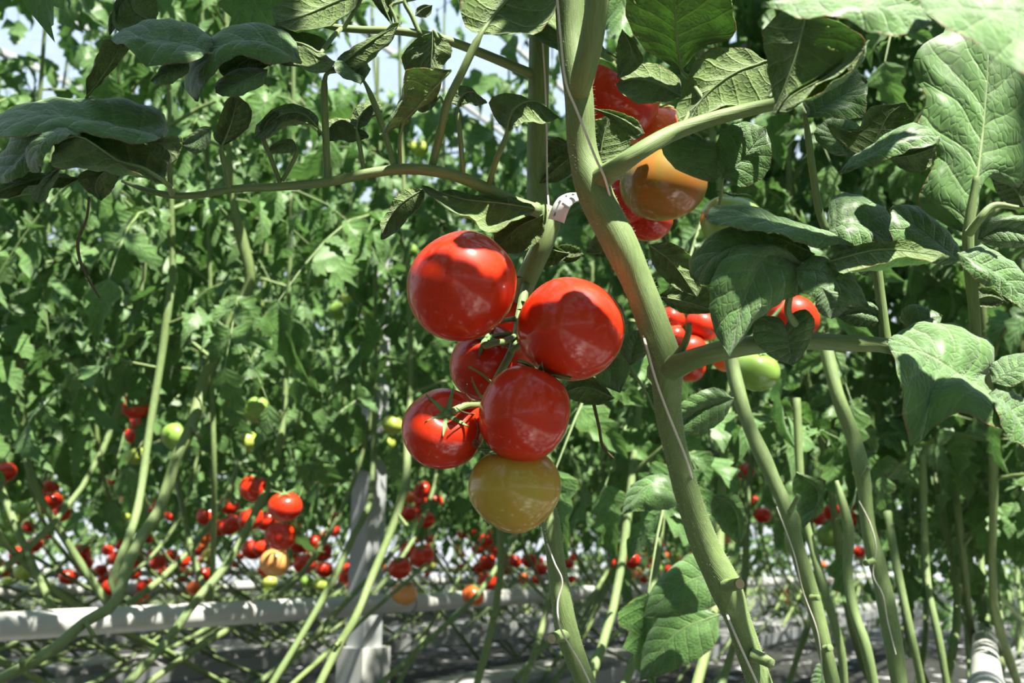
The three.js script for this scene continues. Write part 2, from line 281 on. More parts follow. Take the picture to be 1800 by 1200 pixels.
// a whole compound leaf: stalk along +x that rises and then droops, three or four pairs of leaflets and one at the end
function compound(seed, len, fine) {
  const rr = rng(seed), blades = [], [nt, ns] = fine ? [9, 2] : [9, 1], rise = 0.35 + rr() * 0.4, drop = 0.9 + rr() * 0.9, sway = (rr() - 0.5) * 0.5;
  const at = (t) => V(len * t * (1 - 0.12 * t), len * (rise * t - drop * t * t * 0.75), len * sway * t * t);
  const stalkPts = [0, 0.25, 0.5, 0.75, 0.95].map(at), stalk = tube(stalkPts, [0.0045, 0.0036, 0.0028, 0.002, 0.001], { seg: 5, steps: fine ? 10 : 6, cap: false });
  const add = (t, yaw, pitch, roll, l, wd) => {
    const g = bladeGeo(l, wd, 0.15 + rr() * 0.4, 0.5 + rr() * 1.2, rr, nt, ns), tan = at(Math.min(1, t + 0.03)).sub(at(t)).normalize();
    const m = new THREE.Matrix4().makeBasis(tan, V(0, 1, 0).addScaledVector(tan, -tan.y).normalize(), tan.clone().cross(V(0, 1, 0)).normalize());
    m.multiply(new THREE.Matrix4().makeRotationFromEuler(new THREE.Euler(roll, yaw, pitch, 'YZX')));
    m.setPosition(at(t)); g.applyMatrix4(m); blades.push(g);
  };
  const pairs = 4 + (rr() < 0.5 ? 1 : 0);
  for (let k = 0; k < pairs; k++) { const t = 0.2 + 0.7 * k / pairs + rr() * 0.04; for (const s of [-1, 1]) if (rr() < 0.94) add(t, s * (0.8 + rr() * 0.5), -0.1 - rr() * 0.6, s * (rr() - 0.3) * 0.9, len * (0.22 + rr() * 0.1), len * (0.125 + rr() * 0.06)); }
  for (let k = 0; k < 5; k++) add(0.24 + 0.14 * k + rr() * 0.06, (k % 2 ? 1 : -1) * (0.8 + rr() * 0.7), -0.4 * rr(), (rr() - 0.5), len * (0.09 + rr() * 0.05), len * 0.07);
  add(0.95, (rr() - 0.5) * 0.5, -0.2 - rr() * 0.4, (rr() - 0.5) * 0.6, len * (0.3 + rr() * 0.08), len * 0.19);
  const B = mergeGeometries(blades), g = mergeGeometries([B, stalk]);
  g.clearGroups(); g.addGroup(0, B.index.count, 0); g.addGroup(B.index.count, stalk.index.count, 1);
  return g;
}
const leafSet = Array.from({ length: 9 }, (_, i) => compound(100 + i * 7, 0.40 + (i % 3) * 0.04, false));
const leafSetFine = Array.from({ length: 6 }, (_, i) => compound(300 + i * 11, 0.36 + (i % 3) * 0.04, true));

// ---------------------------------------------------------------- tomatoes
function tomatoGeo(nu, nv, { flat = 0.86, dimple = 0.2, lobes = 5, lobe = 0.025, point = 0, seed = 1, square = 0 } = {}) {
  const pos = [], uv = [], idx = [], rr = rng(seed), ph = rr() * 6, ph2 = rr() * 6;
  for (let i = 0; i <= nv; i++) {
    const th = Math.PI * i / nv, e = 2 + square * 2;
    const s0 = Math.sin(th), c0 = Math.cos(th), k = square ? Math.pow(Math.pow(Math.abs(s0), e) + Math.pow(Math.abs(c0), e), -1 / e) : 1, s = s0 * k, c = c0 * k;
    for (let j = 0; j <= nu; j++) {
      const a = j / nu * Math.PI * 2, l = 1 + lobe * Math.cos(lobes * a + ph) * (0.25 + 0.75 * Math.max(0, c)) * s + 0.02 * Math.cos(2 * a + ph2);
      const y = flat * (c - (c > 0 ? dimple * Math.exp(-Math.pow(th / 0.36, 2)) / flat * 1.0 : 0) - (c < 0 ? point * Math.pow(-c, 6) : 0)) ;
      const taper = 1 + (c < 0 ? 0.10 * point * c * 3 : 0);
      pos.push(s * l * taper * Math.cos(a), y, s * l * taper * Math.sin(a)); uv.push(j / nu, 1 - i / nv);
    }
  }
  for (let i = 0; i < nv; i++) for (let j = 0; j < nu; j++) { const a = i * (nu + 1) + j, b = a + nu + 1; if (i > 0) idx.push(a, a + 1, b); if (i < nv - 1) idx.push(a + 1, b + 1, b); }
  const g = geo(pos, null, uv, idx), n = g.attributes.normal;
  for (let i = 0; i <= nv; i++) { const a = i * (nu + 1), b = a + nu, x = n.getX(a) + n.getX(b), y = n.getY(a) + n.getY(b), z = n.getZ(a) + n.getZ(b), q = Math.hypot(x, y, z) || 1; n.setXYZ(a, x / q, y / q, z / q); n.setXYZ(b, x / q, y / q, z / q); }
  for (const [row, sg] of [[0, 1], [nv, -1]]) for (let j = 0; j <= nu; j++) n.setXYZ(row * (nu + 1) + j, 0, sg, 0);
  return g;
}
// five or six pointed sepals round a hub at the stem end, unit tomato
function calyxGeo(seed, count = 6, len = 0.72, top = 0.66) {
  const rr = rng(seed), list = [];
  for (let k = 0; k < count; k++) {
    const a = k / count * 6.283 + (rr() - 0.5) * 0.4, l = len * (0.8 + rr() * 0.4), up = 0.02 + rr() * 0.25, pos = [], idx = [], uv = [], n = 7;
    for (let i = 0; i <= n; i++) {
      const t = i / n, r = 0.04 + l * t, w = 0.075 * Math.pow(1 - t, 0.75) + 0.004, y = top + 0.10 + up * t * t * 0.9 + 0.14 * t * (1 - t) - (t > 0.5 ? (t - 0.5) * 0.1 : 0);
      for (const s of [-1, 0, 1]) { pos.push(r * Math.cos(a) - s * w * Math.sin(a), y + (s ? -0.012 : 0.022), r * Math.sin(a) + s * w * Math.cos(a)); uv.push(t, s * 0.5 + 0.5); }
    }
    const c = pos.length / 3;
    for (let i = 0; i < n; i++) for (let j = 0; j < 2; j++) { const p = i * 3 + j; idx.push(p, p + 1, p + 3, p + 1, p + 4, p + 3); }
    // a thin underside, so that a sepal has a body
    for (let i = 0; i <= n; i++) for (const s of [-1, 0, 1]) { const b = (i * 3 + s + 1) * 3; pos.push(pos[b], pos[b + 1] - 0.028, pos[b + 2]); uv.push(0, 0); }
    for (let i = 0; i < n; i++) for (let j = 0; j < 2; j++) { const p = c + i * 3 + j; idx.push(p, p + 3, p + 1, p + 1, p + 3, p + 4); }
    for (let i = 0; i < n; i++) for (const j of [0, 2]) { const p = i * 3 + j, q = c + p; idx.push(p, p + 3, q, p + 3, q + 3, q); }
    list.push(geo(pos, null, uv, idx));
  }
  const hub = new THREE.SphereGeometry(0.12, 8, 6); hub.scale(1, 0.6, 1); hub.translate(0, top + 0.10, 0); hub.deleteAttribute('normal'); hub.computeVertexNormals(); list.push(hub);
  return mergeGeometries(list);
}
const fruitTex = (a, b, fleck, seed) => dataTex(256, 128, (u, v) => {
  const x = Math.cos(u * 6.2832), y = Math.sin(u * 6.2832), n = fbm(x * 1.3 + seed, y * 1.3, v * 2.5), f = fbm(x * 22, y * 22 + seed, v * 40) > 0.52 ? 1 : 0, k = Math.max(0, Math.min(1, 0.45 + n * 1.1));
  return [0, 1, 2].map((i) => lerp(lerp(a[i], b[i], k), fleck[i], f * 0.35));
}, true);
const skin = (o) => new THREE.MeshPhysicalMaterial({ roughness: 0.5, specularIntensity: 0.4, clearcoat: 0.7, clearcoatRoughness: 0.13, ...o });
const redTex = fruitTex([0.74, 0.145, 0.025], [0.79, 0.185, 0.035], [0.90, 0.36, 0.10], 1);
const oliveTex = fruitTex([0.66, 0.58, 0.22], [0.74, 0.55, 0.22], [0.80, 0.66, 0.34], 4);
const brownTex = fruitTex([0.50, 0.42, 0.14], [0.66, 0.36, 0.14], [0.70, 0.50, 0.24], 6);
const SKIN = {
  red: skin({ map: redTex }),  orange: skin({ color: new THREE.Color().setRGB(0.78, 0.14, 0.025) }),
  tan: skin({ color: new THREE.Color().setRGB(0.68, 0.30, 0.09) }), yellow: skin({ color: new THREE.Color().setRGB(0.62, 0.52, 0.08) }), lime: skin({ color: new THREE.Color().setRGB(0.38, 0.48, 0.08) }),
  green: skin({ color: new THREE.Color().setRGB(0.20, 0.34, 0.06) }), olive: skin({ map: oliveTex }), brown: skin({ map: brownTex }),
};
SKIN.deep = SKIN.red;
const midTom = [1, 2, 3].map((s) => tomatoGeo(22, 14, { seed: s * 5, dimple: 0.16 })), farTom = tomatoGeo(12, 8, { seed: 4, dimple: 0.1, lobe: 0 });
const midCalyx = [1, 2].map((s) => calyxGeo(s * 13, 5, 0.62, 0.7));
const redGroup = {};
// a tomato at a pixel, dia pixels wide; without a distance it gets the one at which it would be 7 cm across
function tomato(x, y, dia, color, { d, label, group, axis, ry, geom, calyx, wide = 0.07 } = {}) {
  d = d ?? wide * FPX / dia;
  const r = px(dia, d), near = dia > 26, seed = Math.round(x * 7 + y * 13), rr = rng(seed);
  const m = new THREE.Mesh(geom ?? (near ? midTom[seed % 3] : farTom), SKIN[color]);
  m.name = numbered('tomato'); m.castShadow = m.receiveShadow = true;
  m.position.copy(P(x, y, d));
  const ax = (axis ? RIGHT.clone().multiplyScalar(axis[0]).addScaledVector(UPV, axis[1]).addScaledVector(FWD, -axis[2]) : V((rr() - 0.5) * 1.2, 1, (rr() - 0.5) * 1.2)).normalize();
  m.quaternion.setFromUnitVectors(V(0, 1, 0), ax); m.rotateY(rr() * 6);
  m.scale.set(r, ry ? ry * d / FPX / 0.86 : r, r);
  m.userData = { label, category: 'tomato' }; if (group) m.userData.group = group;
  scene.add(m);
  if (calyx !== false && near) { const c = new THREE.Mesh(calyx ?? midCalyx[seed % 2], calyxMat); c.name = 'calyx'; c.castShadow = c.receiveShadow = true; m.add(c); }
  return m;
}

// ---------------------------------------------------------------- the greenhouse: floor, growing gutters, pipes, post
const ROW = V(0.5, 0, -0.866), ACROSS = V(-0.866, 0, -0.5);      // along the rows (away from the camera) and across them
const ROW1 = V(-0.916, 0, -1.76).addScaledVector(ACROSS, 0.06);
const rowAt = (k, s, y = 0, side = 0) => ROW1.clone().addScaledVector(ACROSS, (k - 1) * 1.5 + side).addScaledVector(ROW, s).setY(y);
const filmTex = dataTex(256, 256, (u, v) => { const n = 0.60 + 0.14 * fbm(u * 9, v * 9) + 0.05 * fbm(u * 40, v * 40, 3); return [n, n * 1.005, n * 0.99]; }, true);
const filmBump = dataTex(256, 256, (u, v) => [0.5 + 0.5 * fbm(u * 7, v * 14, 2) + 0.2 * fbm(u * 30, v * 30, 6)]);
const filmMat = new THREE.MeshPhysicalMaterial({ map: filmTex, bumpMap: filmBump, bumpScale: 0.012, roughness: 0.35, clearcoat: 0.3, clearcoatRoughness: 0.3 });
const groundTex = dataTex(512, 512, (u, v) => { const n = 0.16 + 0.08 * fbm(u * 30, v * 30), f = fbm(u * 16, v * 16, 4) + 0.4 * fbm(u * 60, v * 60, 8), k = Math.max(0, Math.min(1, (f - 0.30) * 14)), w = 0.72 + 0.15 * fbm(u * 50, v * 50, 2); return [lerp(n, w, k), lerp(n * 1.05, w, k), lerp(n * 0.95, w * 1.02, k)]; }, true);  // floor shade put into the dark base; pale patches are film, painted sunlit
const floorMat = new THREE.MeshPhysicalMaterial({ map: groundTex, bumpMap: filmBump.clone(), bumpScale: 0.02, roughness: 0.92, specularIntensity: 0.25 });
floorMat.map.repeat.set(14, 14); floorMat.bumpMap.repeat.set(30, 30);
const steel = new THREE.MeshStandardMaterial({ color: new THREE.Color().setRGB(0.31, 0.33, 0.33), roughness: 0.5, metalness: 0.1 });
const palePaint = new THREE.MeshPhysicalMaterial({ color: new THREE.Color().setRGB(0.42, 0.43, 0.40), bumpMap: filmBump, bumpScale: 0.0002, roughness: 0.45, clearcoat: 0.2 });
{
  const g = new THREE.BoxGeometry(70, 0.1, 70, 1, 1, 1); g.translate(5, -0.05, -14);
  const f = solo('floor', g, floorMat, 'floor under the rows, shade painted dark into it, with patches of white film', 'floor', 'structure'); f.name = 'floor';
}
{
  const glass = new THREE.MeshPhysicalMaterial({ color: new THREE.Color(1, 1, 1), roughness: 0.0, transmission: 1, thickness: 0, ior: 1.5, side: THREE.DoubleSide });
  const g = new THREE.PlaneGeometry(70, 70); g.rotateX(Math.PI / 2); g.translate(5, 5.2, -14);
  const roof = solo('ceiling', g, glass, 'clear glass roof of the greenhouse above the plants', 'roof', 'structure'); roof.name = 'ceiling';
  const bar = new THREE.BoxGeometry(0.035, 0.05, 40);
  for (let i = 0; i < 16; i++) { const m = new THREE.Mesh(bar, steel); m.name = 'glazing_bar'; m.castShadow = m.receiveShadow = true; m.position.set(-12 + i * 1.12, 0.03, 3); m.rotation.y = Math.atan2(ROW.x, ROW.z); roof.add(m); }
}
{
  const g = new THREE.BoxGeometry(14, 0.006, 1.15, 60, 1, 8), p = g.attributes.position;
  for (let i = 0; i < p.count; i++) p.setY(i, p.getY(i) + 0.012 + 0.01 * noise3.noise(p.getX(i) * 1.3, p.getZ(i) * 3, 0.4));
  g.computeVertexNormals(); alongRow(g, -0.5, 1, 0);
  solo('ground_film', g, filmMat, 'sheet of white film laid along the aisle before the large hanging truss', 'film');
}
function alongRow(g, k, s, y, side = 0) { g.rotateY(Math.atan2(-ROW.z, ROW.x)); const p = rowAt(k, s, y, side); g.translate(p.x, p.y, p.z); return g; }
function gutterGeo(len) {      // a folded steel trough, open at the top
  const sh = new THREE.Shape([[-0.13, 0.06], [-0.135, 0.06], [-0.12, 0], [-0.03, 0.01], [0, -0.02], [0.03, 0.01], [0.12, 0], [0.135, 0.06], [0.13, 0.06], [0.115, 0.006], [0.03, 0.016], [0, -0.012], [-0.03, 0.016], [-0.115, 0.006]].map((p) => new THREE.Vector2(...p)));
  const g = new THREE.ExtrudeGeometry(sh, { depth: len, bevelEnabled: false }); g.translate(0, 0, -len / 2); g.rotateY(Math.PI / 2); return g;
}
function slabGeo(rr) {
  const g = new THREE.BoxGeometry(0.96, 0.075, 0.19, 14, 3, 4), p = g.attributes.position;
  for (let i = 0; i < p.count; i++) {
    const x = p.getX(i), y = p.getY(i), z = p.getZ(i), e = Math.pow(Math.abs(x) / 0.48, 6), f = Math.pow(Math.abs(z) / 0.095, 4), n = noise3.noise(x * 14 + rr * 9, y * 20, z * 20);
    p.setXYZ(i, x, y * (1 - 0.35 * e) * (1 - 0.25 * f) + 0.006 * n, z * (1 - 0.12 * e) + 0.004 * n);
  }
  g.computeVertexNormals(); return g;
}
const slabs = [slabGeo(0.2), slabGeo(0.6)];
for (let k = 0; k <= 4; k++) {
  const from = [1.0, -0.6, -0.8, -1.2, -1.6][k], to = 9 + k;
  solo('growing_gutter', alongRow(gutterGeo(to - from), k, (from + to) / 2, 0.48), steel, ['folded steel growing gutter under the row of the large hanging truss', 'folded steel growing gutter under the thick grey pipe', 'folded steel growing gutter behind the thick grey pipe', 'long steel growing gutter far behind the pipes', 'long steel growing gutter far behind the pipes'][k], 'gutter', null, k > 2 ? 'far growing gutters' : undefined);
  for (let s = from + 0.5, i = 0; s < to - 0.5; s += 1.02, i++) {
    const m = new THREE.Mesh(slabs[i % 2], filmMat); m.name = numbered('substrate_bag'); m.position.copy(rowAt(k, s, 0.540)); m.rotation.y = Math.atan2(-ROW.z, ROW.x); m.castShadow = m.receiveShadow = true;
    m.userData = { label: 'white film wrapped substrate bag lying in a growing gutter', category: 'bag', group: 'white substrate bags in the gutters' }; scene.add(m);
  }
}
function pipe(a, b, r, label, name = 'heating_pipe') {
  const g = tube([a, a.clone().lerp(b, 0.33), a.clone().lerp(b, 0.66), b], [r, r, r, r], { seg: 20, steps: 6 }), o = solo(name, g, palePaint, label, 'pipe');
  for (const t of [0.18, 0.5, 0.82]) {       // a hanger strap holds it every few metres
    const c = a.clone().lerp(b, t), dir = b.clone().sub(a).normalize(), ring = new THREE.TorusGeometry(r * 1.06, 0.003, 6, 20); ring.lookAt(dir); ring.translate(c.x, c.y, c.z);
    part('clamp', ring, steel, o);
  }
  return o;
}
const dirP = ROW.clone();
{
  const a = P(0, 1101, 1.76).setY(0), y1 = P(0, 1101, 1.76).y, base = V(a.x, y1, a.z);
  pipe(base.clone().addScaledVector(dirP, -0.9), base.clone().addScaledVector(dirP, 11), 0.0265, 'thick pale grey heating pipe running in front of the ripe trusses');
  const b = P(0, 1041, 3.9); pipe(b.clone().addScaledVector(dirP, -1.2), b.clone().addScaledVector(dirP, 10), 0.026, 'grey heating pipe of the second row, behind the thick one');
  const c = P(0, 1008, 5.6); pipe(c.clone().addScaledVector(dirP, -1.5), c.clone().addScaledVector(dirP, 10), 0.026, 'thin looking grey heating pipe farthest behind the trusses');
  const e = P(1735, 1215, 1.40), f = P(1727, 1062, 3.3); pipe(e.clone().lerp(f, -0.35), f.clone().lerp(e, -0.6), 0.024, 'grey green heating pipe beside the bare dark stems');
}
{
  const c = P(647, 900, 3.25), g = new THREE.BoxGeometry(0.08, 2.1, 0.08), o = thing('support_post', 'grey square steel post behind the ripe red trusses', 'post', V(c.x, 0, c.z));
  g.rotateY(0.9); g.translate(c.x, 1.05, c.z); part('shaft', g, steel, o);
  const b = new THREE.BoxGeometry(0.12, 0.66, 0.12); b.rotateY(0.9); b.translate(c.x, 0.33, c.z); part('foot', b, palePaint, o).userData.label = 'grey concrete foot';
}

// ---------------------------------------------------------------- background rows of plants
// one plant in its own axes: +x along the row. The old stem lies slanting along the row, then climbs its string.
function plantProto(seed, fine, { low = 0.25, high = 2.5, gap = 0.13, lean = 0.9 } = {}) {
  const rr = rng(seed), g = new THREE.Group(), set = fine ? leafSetFine : leafSet, y0 = -0.34;
  const path = [V(-lean, y0, 0), V(-lean * 0.72, y0 + 0.13, 0.02), V(-lean * 0.35, y0 + 0.28, 0.03 * rr()), V(-0.08, y0 + 0.5, 0), V(0.02, 0.45, (rr() - 0.5) * 0.06), V(0.05 * rr(), 1.1, (rr() - 0.5) * 0.08), V(0.05 * (rr() - 0.5), 1.9, 0), V(0, high + 0.1, 0)];
  const stem = new THREE.Mesh(tube(path, [0.008, 0.008, 0.0078, 0.0072, 0.0065, 0.006, 0.005, 0.003], { seg: 7, steps: 36, wob: 0.25, seed }), seed % 2 ? greenStem : paleStem);
  stem.name = 'stem'; stem.castShadow = stem.receiveShadow = true; g.add(stem);
  const curve = new THREE.CatmullRomCurve3(path, false, 'centripetal');
  const yAt = (y) => { let a = 0, b = 1; for (let i = 0; i < 24; i++) { const m = (a + b) / 2; curve.getPoint(m).y < y ? a = m : b = m; } return curve.getPoint(a); };
  let turn = rr() * 6;
  for (let y = low + rr() * 0.1; y < high; y += gap * (0.7 + rr() * 0.6)) {
    const l = new THREE.Mesh(set[Math.floor(rr() * set.length)], [(fine ? veinedLeaf : farLeaf)[Math.floor(rr() * 4)], seed % 2 ? greenStem : paleStem]);
    l.name = 'leaf'; l.castShadow = l.receiveShadow = true; l.position.copy(yAt(y)); turn += 2.2 + rr() * 0.6; l.rotation.set(0, turn, (rr() - 0.35) * 0.5, 'YZX'); l.scale.setScalar(0.7 + rr() * 0.45);
    g.add(l);
  }
  return g;
}
function plantAt(proto, pos, name, label, group, flip = 1, scale = 1) {
  const c = proto.clone(); c.name = numbered(name); c.position.copy(pos); c.rotation.y = Math.atan2(-ROW.z, ROW.x) + (flip < 0 ? Math.PI : 0); c.scale.setScalar(scale);
  c.userData = { label, category: 'plant' }; if (group) c.userData.group = group; scene.add(c);
  c.updateMatrixWorld(true); for (const l of [...c.children]) if (l.name === 'leaf' && unwanted(l.matrixWorld)) c.remove(l);
  return c;
}
const CY = CAM.y;
{
  const protos = Array.from({ length: 6 }, (_, i) => plantProto(1000 + i * 17, false, { low: 0.3 + (i % 3) * 0.05, gap: 0.072, high: 2.6 })), rr = rng(5);
  const inView = (p) => { const q = p.clone().sub(CAM), z = q.dot(FWD); return z > 0.7 && Math.abs(q.x) < z * 0.52 + 0.75; };
  for (let k = 1; k <= 4; k++) for (const side of [-0.2, 0.2]) for (let s = -1.2; s < 6.5 + k; s += k < 3 ? 0.42 : 0.52) {
    const p = rowAt(k, s + (rr() - 0.5) * 0.16, CY, side);
    if (!inView(p) || (k === 1 && side < 0 && s < 1.6)) continue;
    plantAt(protos[Math.floor(rr() * 6)], p, 'tomato_plant', k === 1 ? 'leafy tomato plant trained up a string behind the thick grey pipe' : 'leafy tomato plant in the rows behind the second pipe', k === 1 ? 'tomato plants of the row behind the aisle' : 'tomato plants of the far rows', rr() < 0.5 ? 1 : -1);
  }
  // what stands still farther: too many leaves to tell apart
  const far = rng(9), spots = [];
  for (let k = 5; k <= 8; k++) for (let i = 0; i < 420; i++) { const p = rowAt(k, -2 + far() * 13, CY + 0.15 + far() * 2.6, (far() - 0.5) * 0.7); if (inView(p) && !inGap(p)) spots.push(p); }
  for (let i = 0; i < 1500; i++) { const p = rowAt(-0.8 + far() * 5, 9.5 + far() * 4, CY - 0.5 + far() * 3.2, 0); if (inView(p)) spots.push(p); }
  for (const [gi, g] of leafSet.slice(0, 3).entries()) {
    const mine = spots.filter((_, i) => i % 3 === gi), im = new THREE.InstancedMesh(g, [farLeaf[gi], greenStem], mine.length), o = new THREE.Object3D();
    mine.forEach((p, i) => { o.position.copy(p); o.rotation.set((far() - 0.5) * 0.6, far() * 6.3, (far() - 0.5) * 0.6); o.scale.setScalar(0.85 + far() * 0.4); o.updateMatrix(); im.setMatrixAt(i, o.matrix); });
    im.name = numbered('distant_foliage'); im.userData = { label: 'mass of green leaves in the farthest rows', category: 'foliage', kind: 'stuff', group: 'foliage of the farthest rows' }; im.castShadow = im.receiveShadow = true; scene.add(im);
  }
}

{   // the old leafless stems that lie slanting along every row, too many to follow one by one
  const rr = rng(61), o = new THREE.Object3D(), g = tube([V(-0.5, -0.17, 0), V(-0.2, -0.08, 0.015), V(0.15, 0.05, -0.01), V(0.5, 0.2, 0)], [0.006, 0.0065, 0.006, 0.0055], { seg: 6, steps: 9, wob: 0.3 });
  [[paleStem, 'pale'], [greenStem, 'dark']].forEach(([mat, word], mi) => {
    const list = [];
    for (let k = 0; k <= 6; k++) { const from = k === 0 ? 1.6 : k === 1 ? 0.6 : -1.5, n = k < 2 ? 2.5 : 5; for (let i = 0; i < (10 - from) * n; i++) list.push([rowAt(k, from + rr() * (10 - from), 0.56 + rr() * 0.2, (rr() - 0.5) * 0.5), rr() < 0.5]); }
    const im = new THREE.InstancedMesh(g, mat, list.length);
    list.forEach(([p, back], i) => { o.position.copy(p); o.rotation.set(0, Math.atan2(-ROW.z, ROW.x) + (back ? Math.PI : 0) + (rr() - 0.5) * 0.3, (rr() - 0.3) * 0.5); o.scale.setScalar(0.8 + rr() * 0.5); o.updateMatrix(); im.setMatrixAt(i, o.matrix); });
    im.name = numbered('slanting_stem_tangle'); im.userData = { label: word + ' tangle of old bare stems lying slanting low in the rows', category: 'stems', kind: 'stuff' }; im.castShadow = im.receiveShadow = true; scene.add(im);
  });
}
// ---------------------------------------------------------------- the camera's own row, running on past the large truss
{
  const lowP = Array.from({ length: 4 }, (_, i) => plantProto(2000 + i * 31, true, { low: -0.02 + (i % 2) * 0.08, gap: 0.085, high: 2.4, lean: 0.5 }));
  const highP = Array.from({ length: 3 }, (_, i) => plantProto(2500 + i * 37, true, { low: 0.62, gap: 0.07, high: 2.5, lean: 0.5 })), rr = rng(21);
  for (const [s, side] of [[0.62, 0.45], [0.9, 0.5], [1.0, -0.3], [1.3, 0.45], [1.6, -0.35], [1.75, 0.42], [2.1, -0.3], [2.5, 0.4], [2.8, -0.05], [3.3, 0.4], [3.7, 0.05], [0.6, 0.28], [0.75, -0.1], [0.95, 0.22], [1.1, 0.0], [1.4, 0.05], [1.7, 0.0], [2.0, 0.0], [2.4, 0.05], [1.25, -0.15], [1.5, 0.2], [1.85, -0.15], [2.2, 0.2], [2.6, -0.15], [3.0, 0.2], [3.5, -0.15], [4.0, 0.2], [4.6, -0.1], [5.4, 0.1]])
    plantAt(lowP[Math.floor(rr() * 4)], rowAt(0, s, CY, side), 'tomato_plant', 'dense dark tomato plant in the shaded row beside the grey green pipe', 'tomato plants of the shaded near row', rr() < 0.5 ? 1 : -1);
  for (const [s, side] of [[-2.7, -0.1], [-2.3, 0.1], [-1.9, 0.1], [-1.55, -0.15], [-1.2, 0.15], [-0.9, -0.1]])
    plantAt(highP[Math.floor(rr() * 3)], rowAt(0, s, CY, side), 'tomato_plant', 'tomato plant whose leaves hang above the large ripe truss', 'tomato plants overhead in the near row', rr() < 0.5 ? 1 : -1);
}
{   // the rows go on round the photographer, outside the frame: only their shade and their green shows
  const rr = rng(41), spots = [];
  const put = (k, a, b, low, n) => { for (let i = 0; i < (b - a) * n; i++) spots.push(rowAt(k, a + rr() * (b - a), CY + low + Math.pow(rr(), 0.9) * (2.5 - low), (rr() - 0.5) * 0.7)); };
  put(-1, -7, 9, 0.35, 48); put(-2, -7, 9, 0.3, 45); put(-3, -7, 9, 0.2, 45);
  put(0, -7, -2.9, 0.2, 105); put(1, -7, -1.9, 0.1, 105); put(2, -7, -2.2, 0.1, 80); put(3, -7, -2.6, 0.1, 60);
  for (const [gi, g] of leafSet.slice(3, 6).entries()) {
    const mine = spots.filter((_, i) => i % 3 === gi), im = new THREE.InstancedMesh(g, [plainLeaf[gi], greenStem], mine.length), o = new THREE.Object3D(); im.count = 0;
    mine.forEach((p, i) => { o.position.copy(p); o.rotation.set((rr() - 0.5) * 0.6, rr() * 6.3, (rr() - 0.5) * 0.6); o.scale.setScalar(0.8 + rr() * 0.4); o.updateMatrix(); if (!inLane(o.matrix)) im.setMatrixAt(im.count++, o.matrix); });
    im.name = numbered('surrounding_foliage'); im.userData = { label: 'green leaves of the rows that stand round the photographer', category: 'foliage', kind: 'stuff', group: 'foliage of the rows round the photographer' }; im.castShadow = im.receiveShadow = true; scene.add(im);
  }
}
// stems that show one by one, with the side shoots and stubs the pruning left
function vine(name, label, path, width, mat, { group, stubs = [], leaves = 0 } = {}) {
  const pp = path.map(([x, y, d]) => P(x, y, d)), low = pp.reduce((a, b) => (a.y < b.y ? a : b));
  const o = thing(name, label, 'plant', low, group);
  part('stem', tube(pp, path.map(([, , d, w]) => px(w ?? width, d)), { seg: 10, wob: 0.16, ridge: 0.02, seed: Math.round(path[0][0]) }), mat, o);
  if (leaves) {
    const rr = rng(Math.round(path[1][0] * 3 + 7)), curve = new THREE.CatmullRomCurve3(pp, false, 'centripetal'), from = CY + leaves;
    let turn = rr() * 6, last = -9;
    for (let t = 0; t <= 1; t += 0.004) {
      const c = curve.getPoint(t); if (c.y < from || c.y - last < 0.075) continue;
      last = c.y - 0.02 + rr() * 0.04; turn += 2.2 + rr() * 0.6;
      const l = new THREE.Mesh(leafSet[Math.floor(rr() * leafSet.length)], [farLeaf[Math.floor(rr() * 4)], greenStem]);
      l.name = 'leaf'; l.castShadow = l.receiveShadow = true; l.position.copy(c).sub(low); l.rotation.set(0, turn, (rr() - 0.35) * 0.5, 'YZX'); l.scale.setScalar(0.6 + rr() * 0.45); l.updateMatrix();
      if (!unwanted(new THREE.Matrix4().setPosition(low).multiply(l.matrix))) o.add(l);
    }
  }
  for (const [x, y, d, x2, y2, w] of stubs) part('stub', tube([P(x, y, d), P((x + x2) / 2, (y + y2) / 2, d - 0.004), P(x2, y2, d - 0.008)], [px(w, d), px(w * 0.85, d), px(w * 0.9, d)], { seg: 8 }), mat, o);
  return o;
}
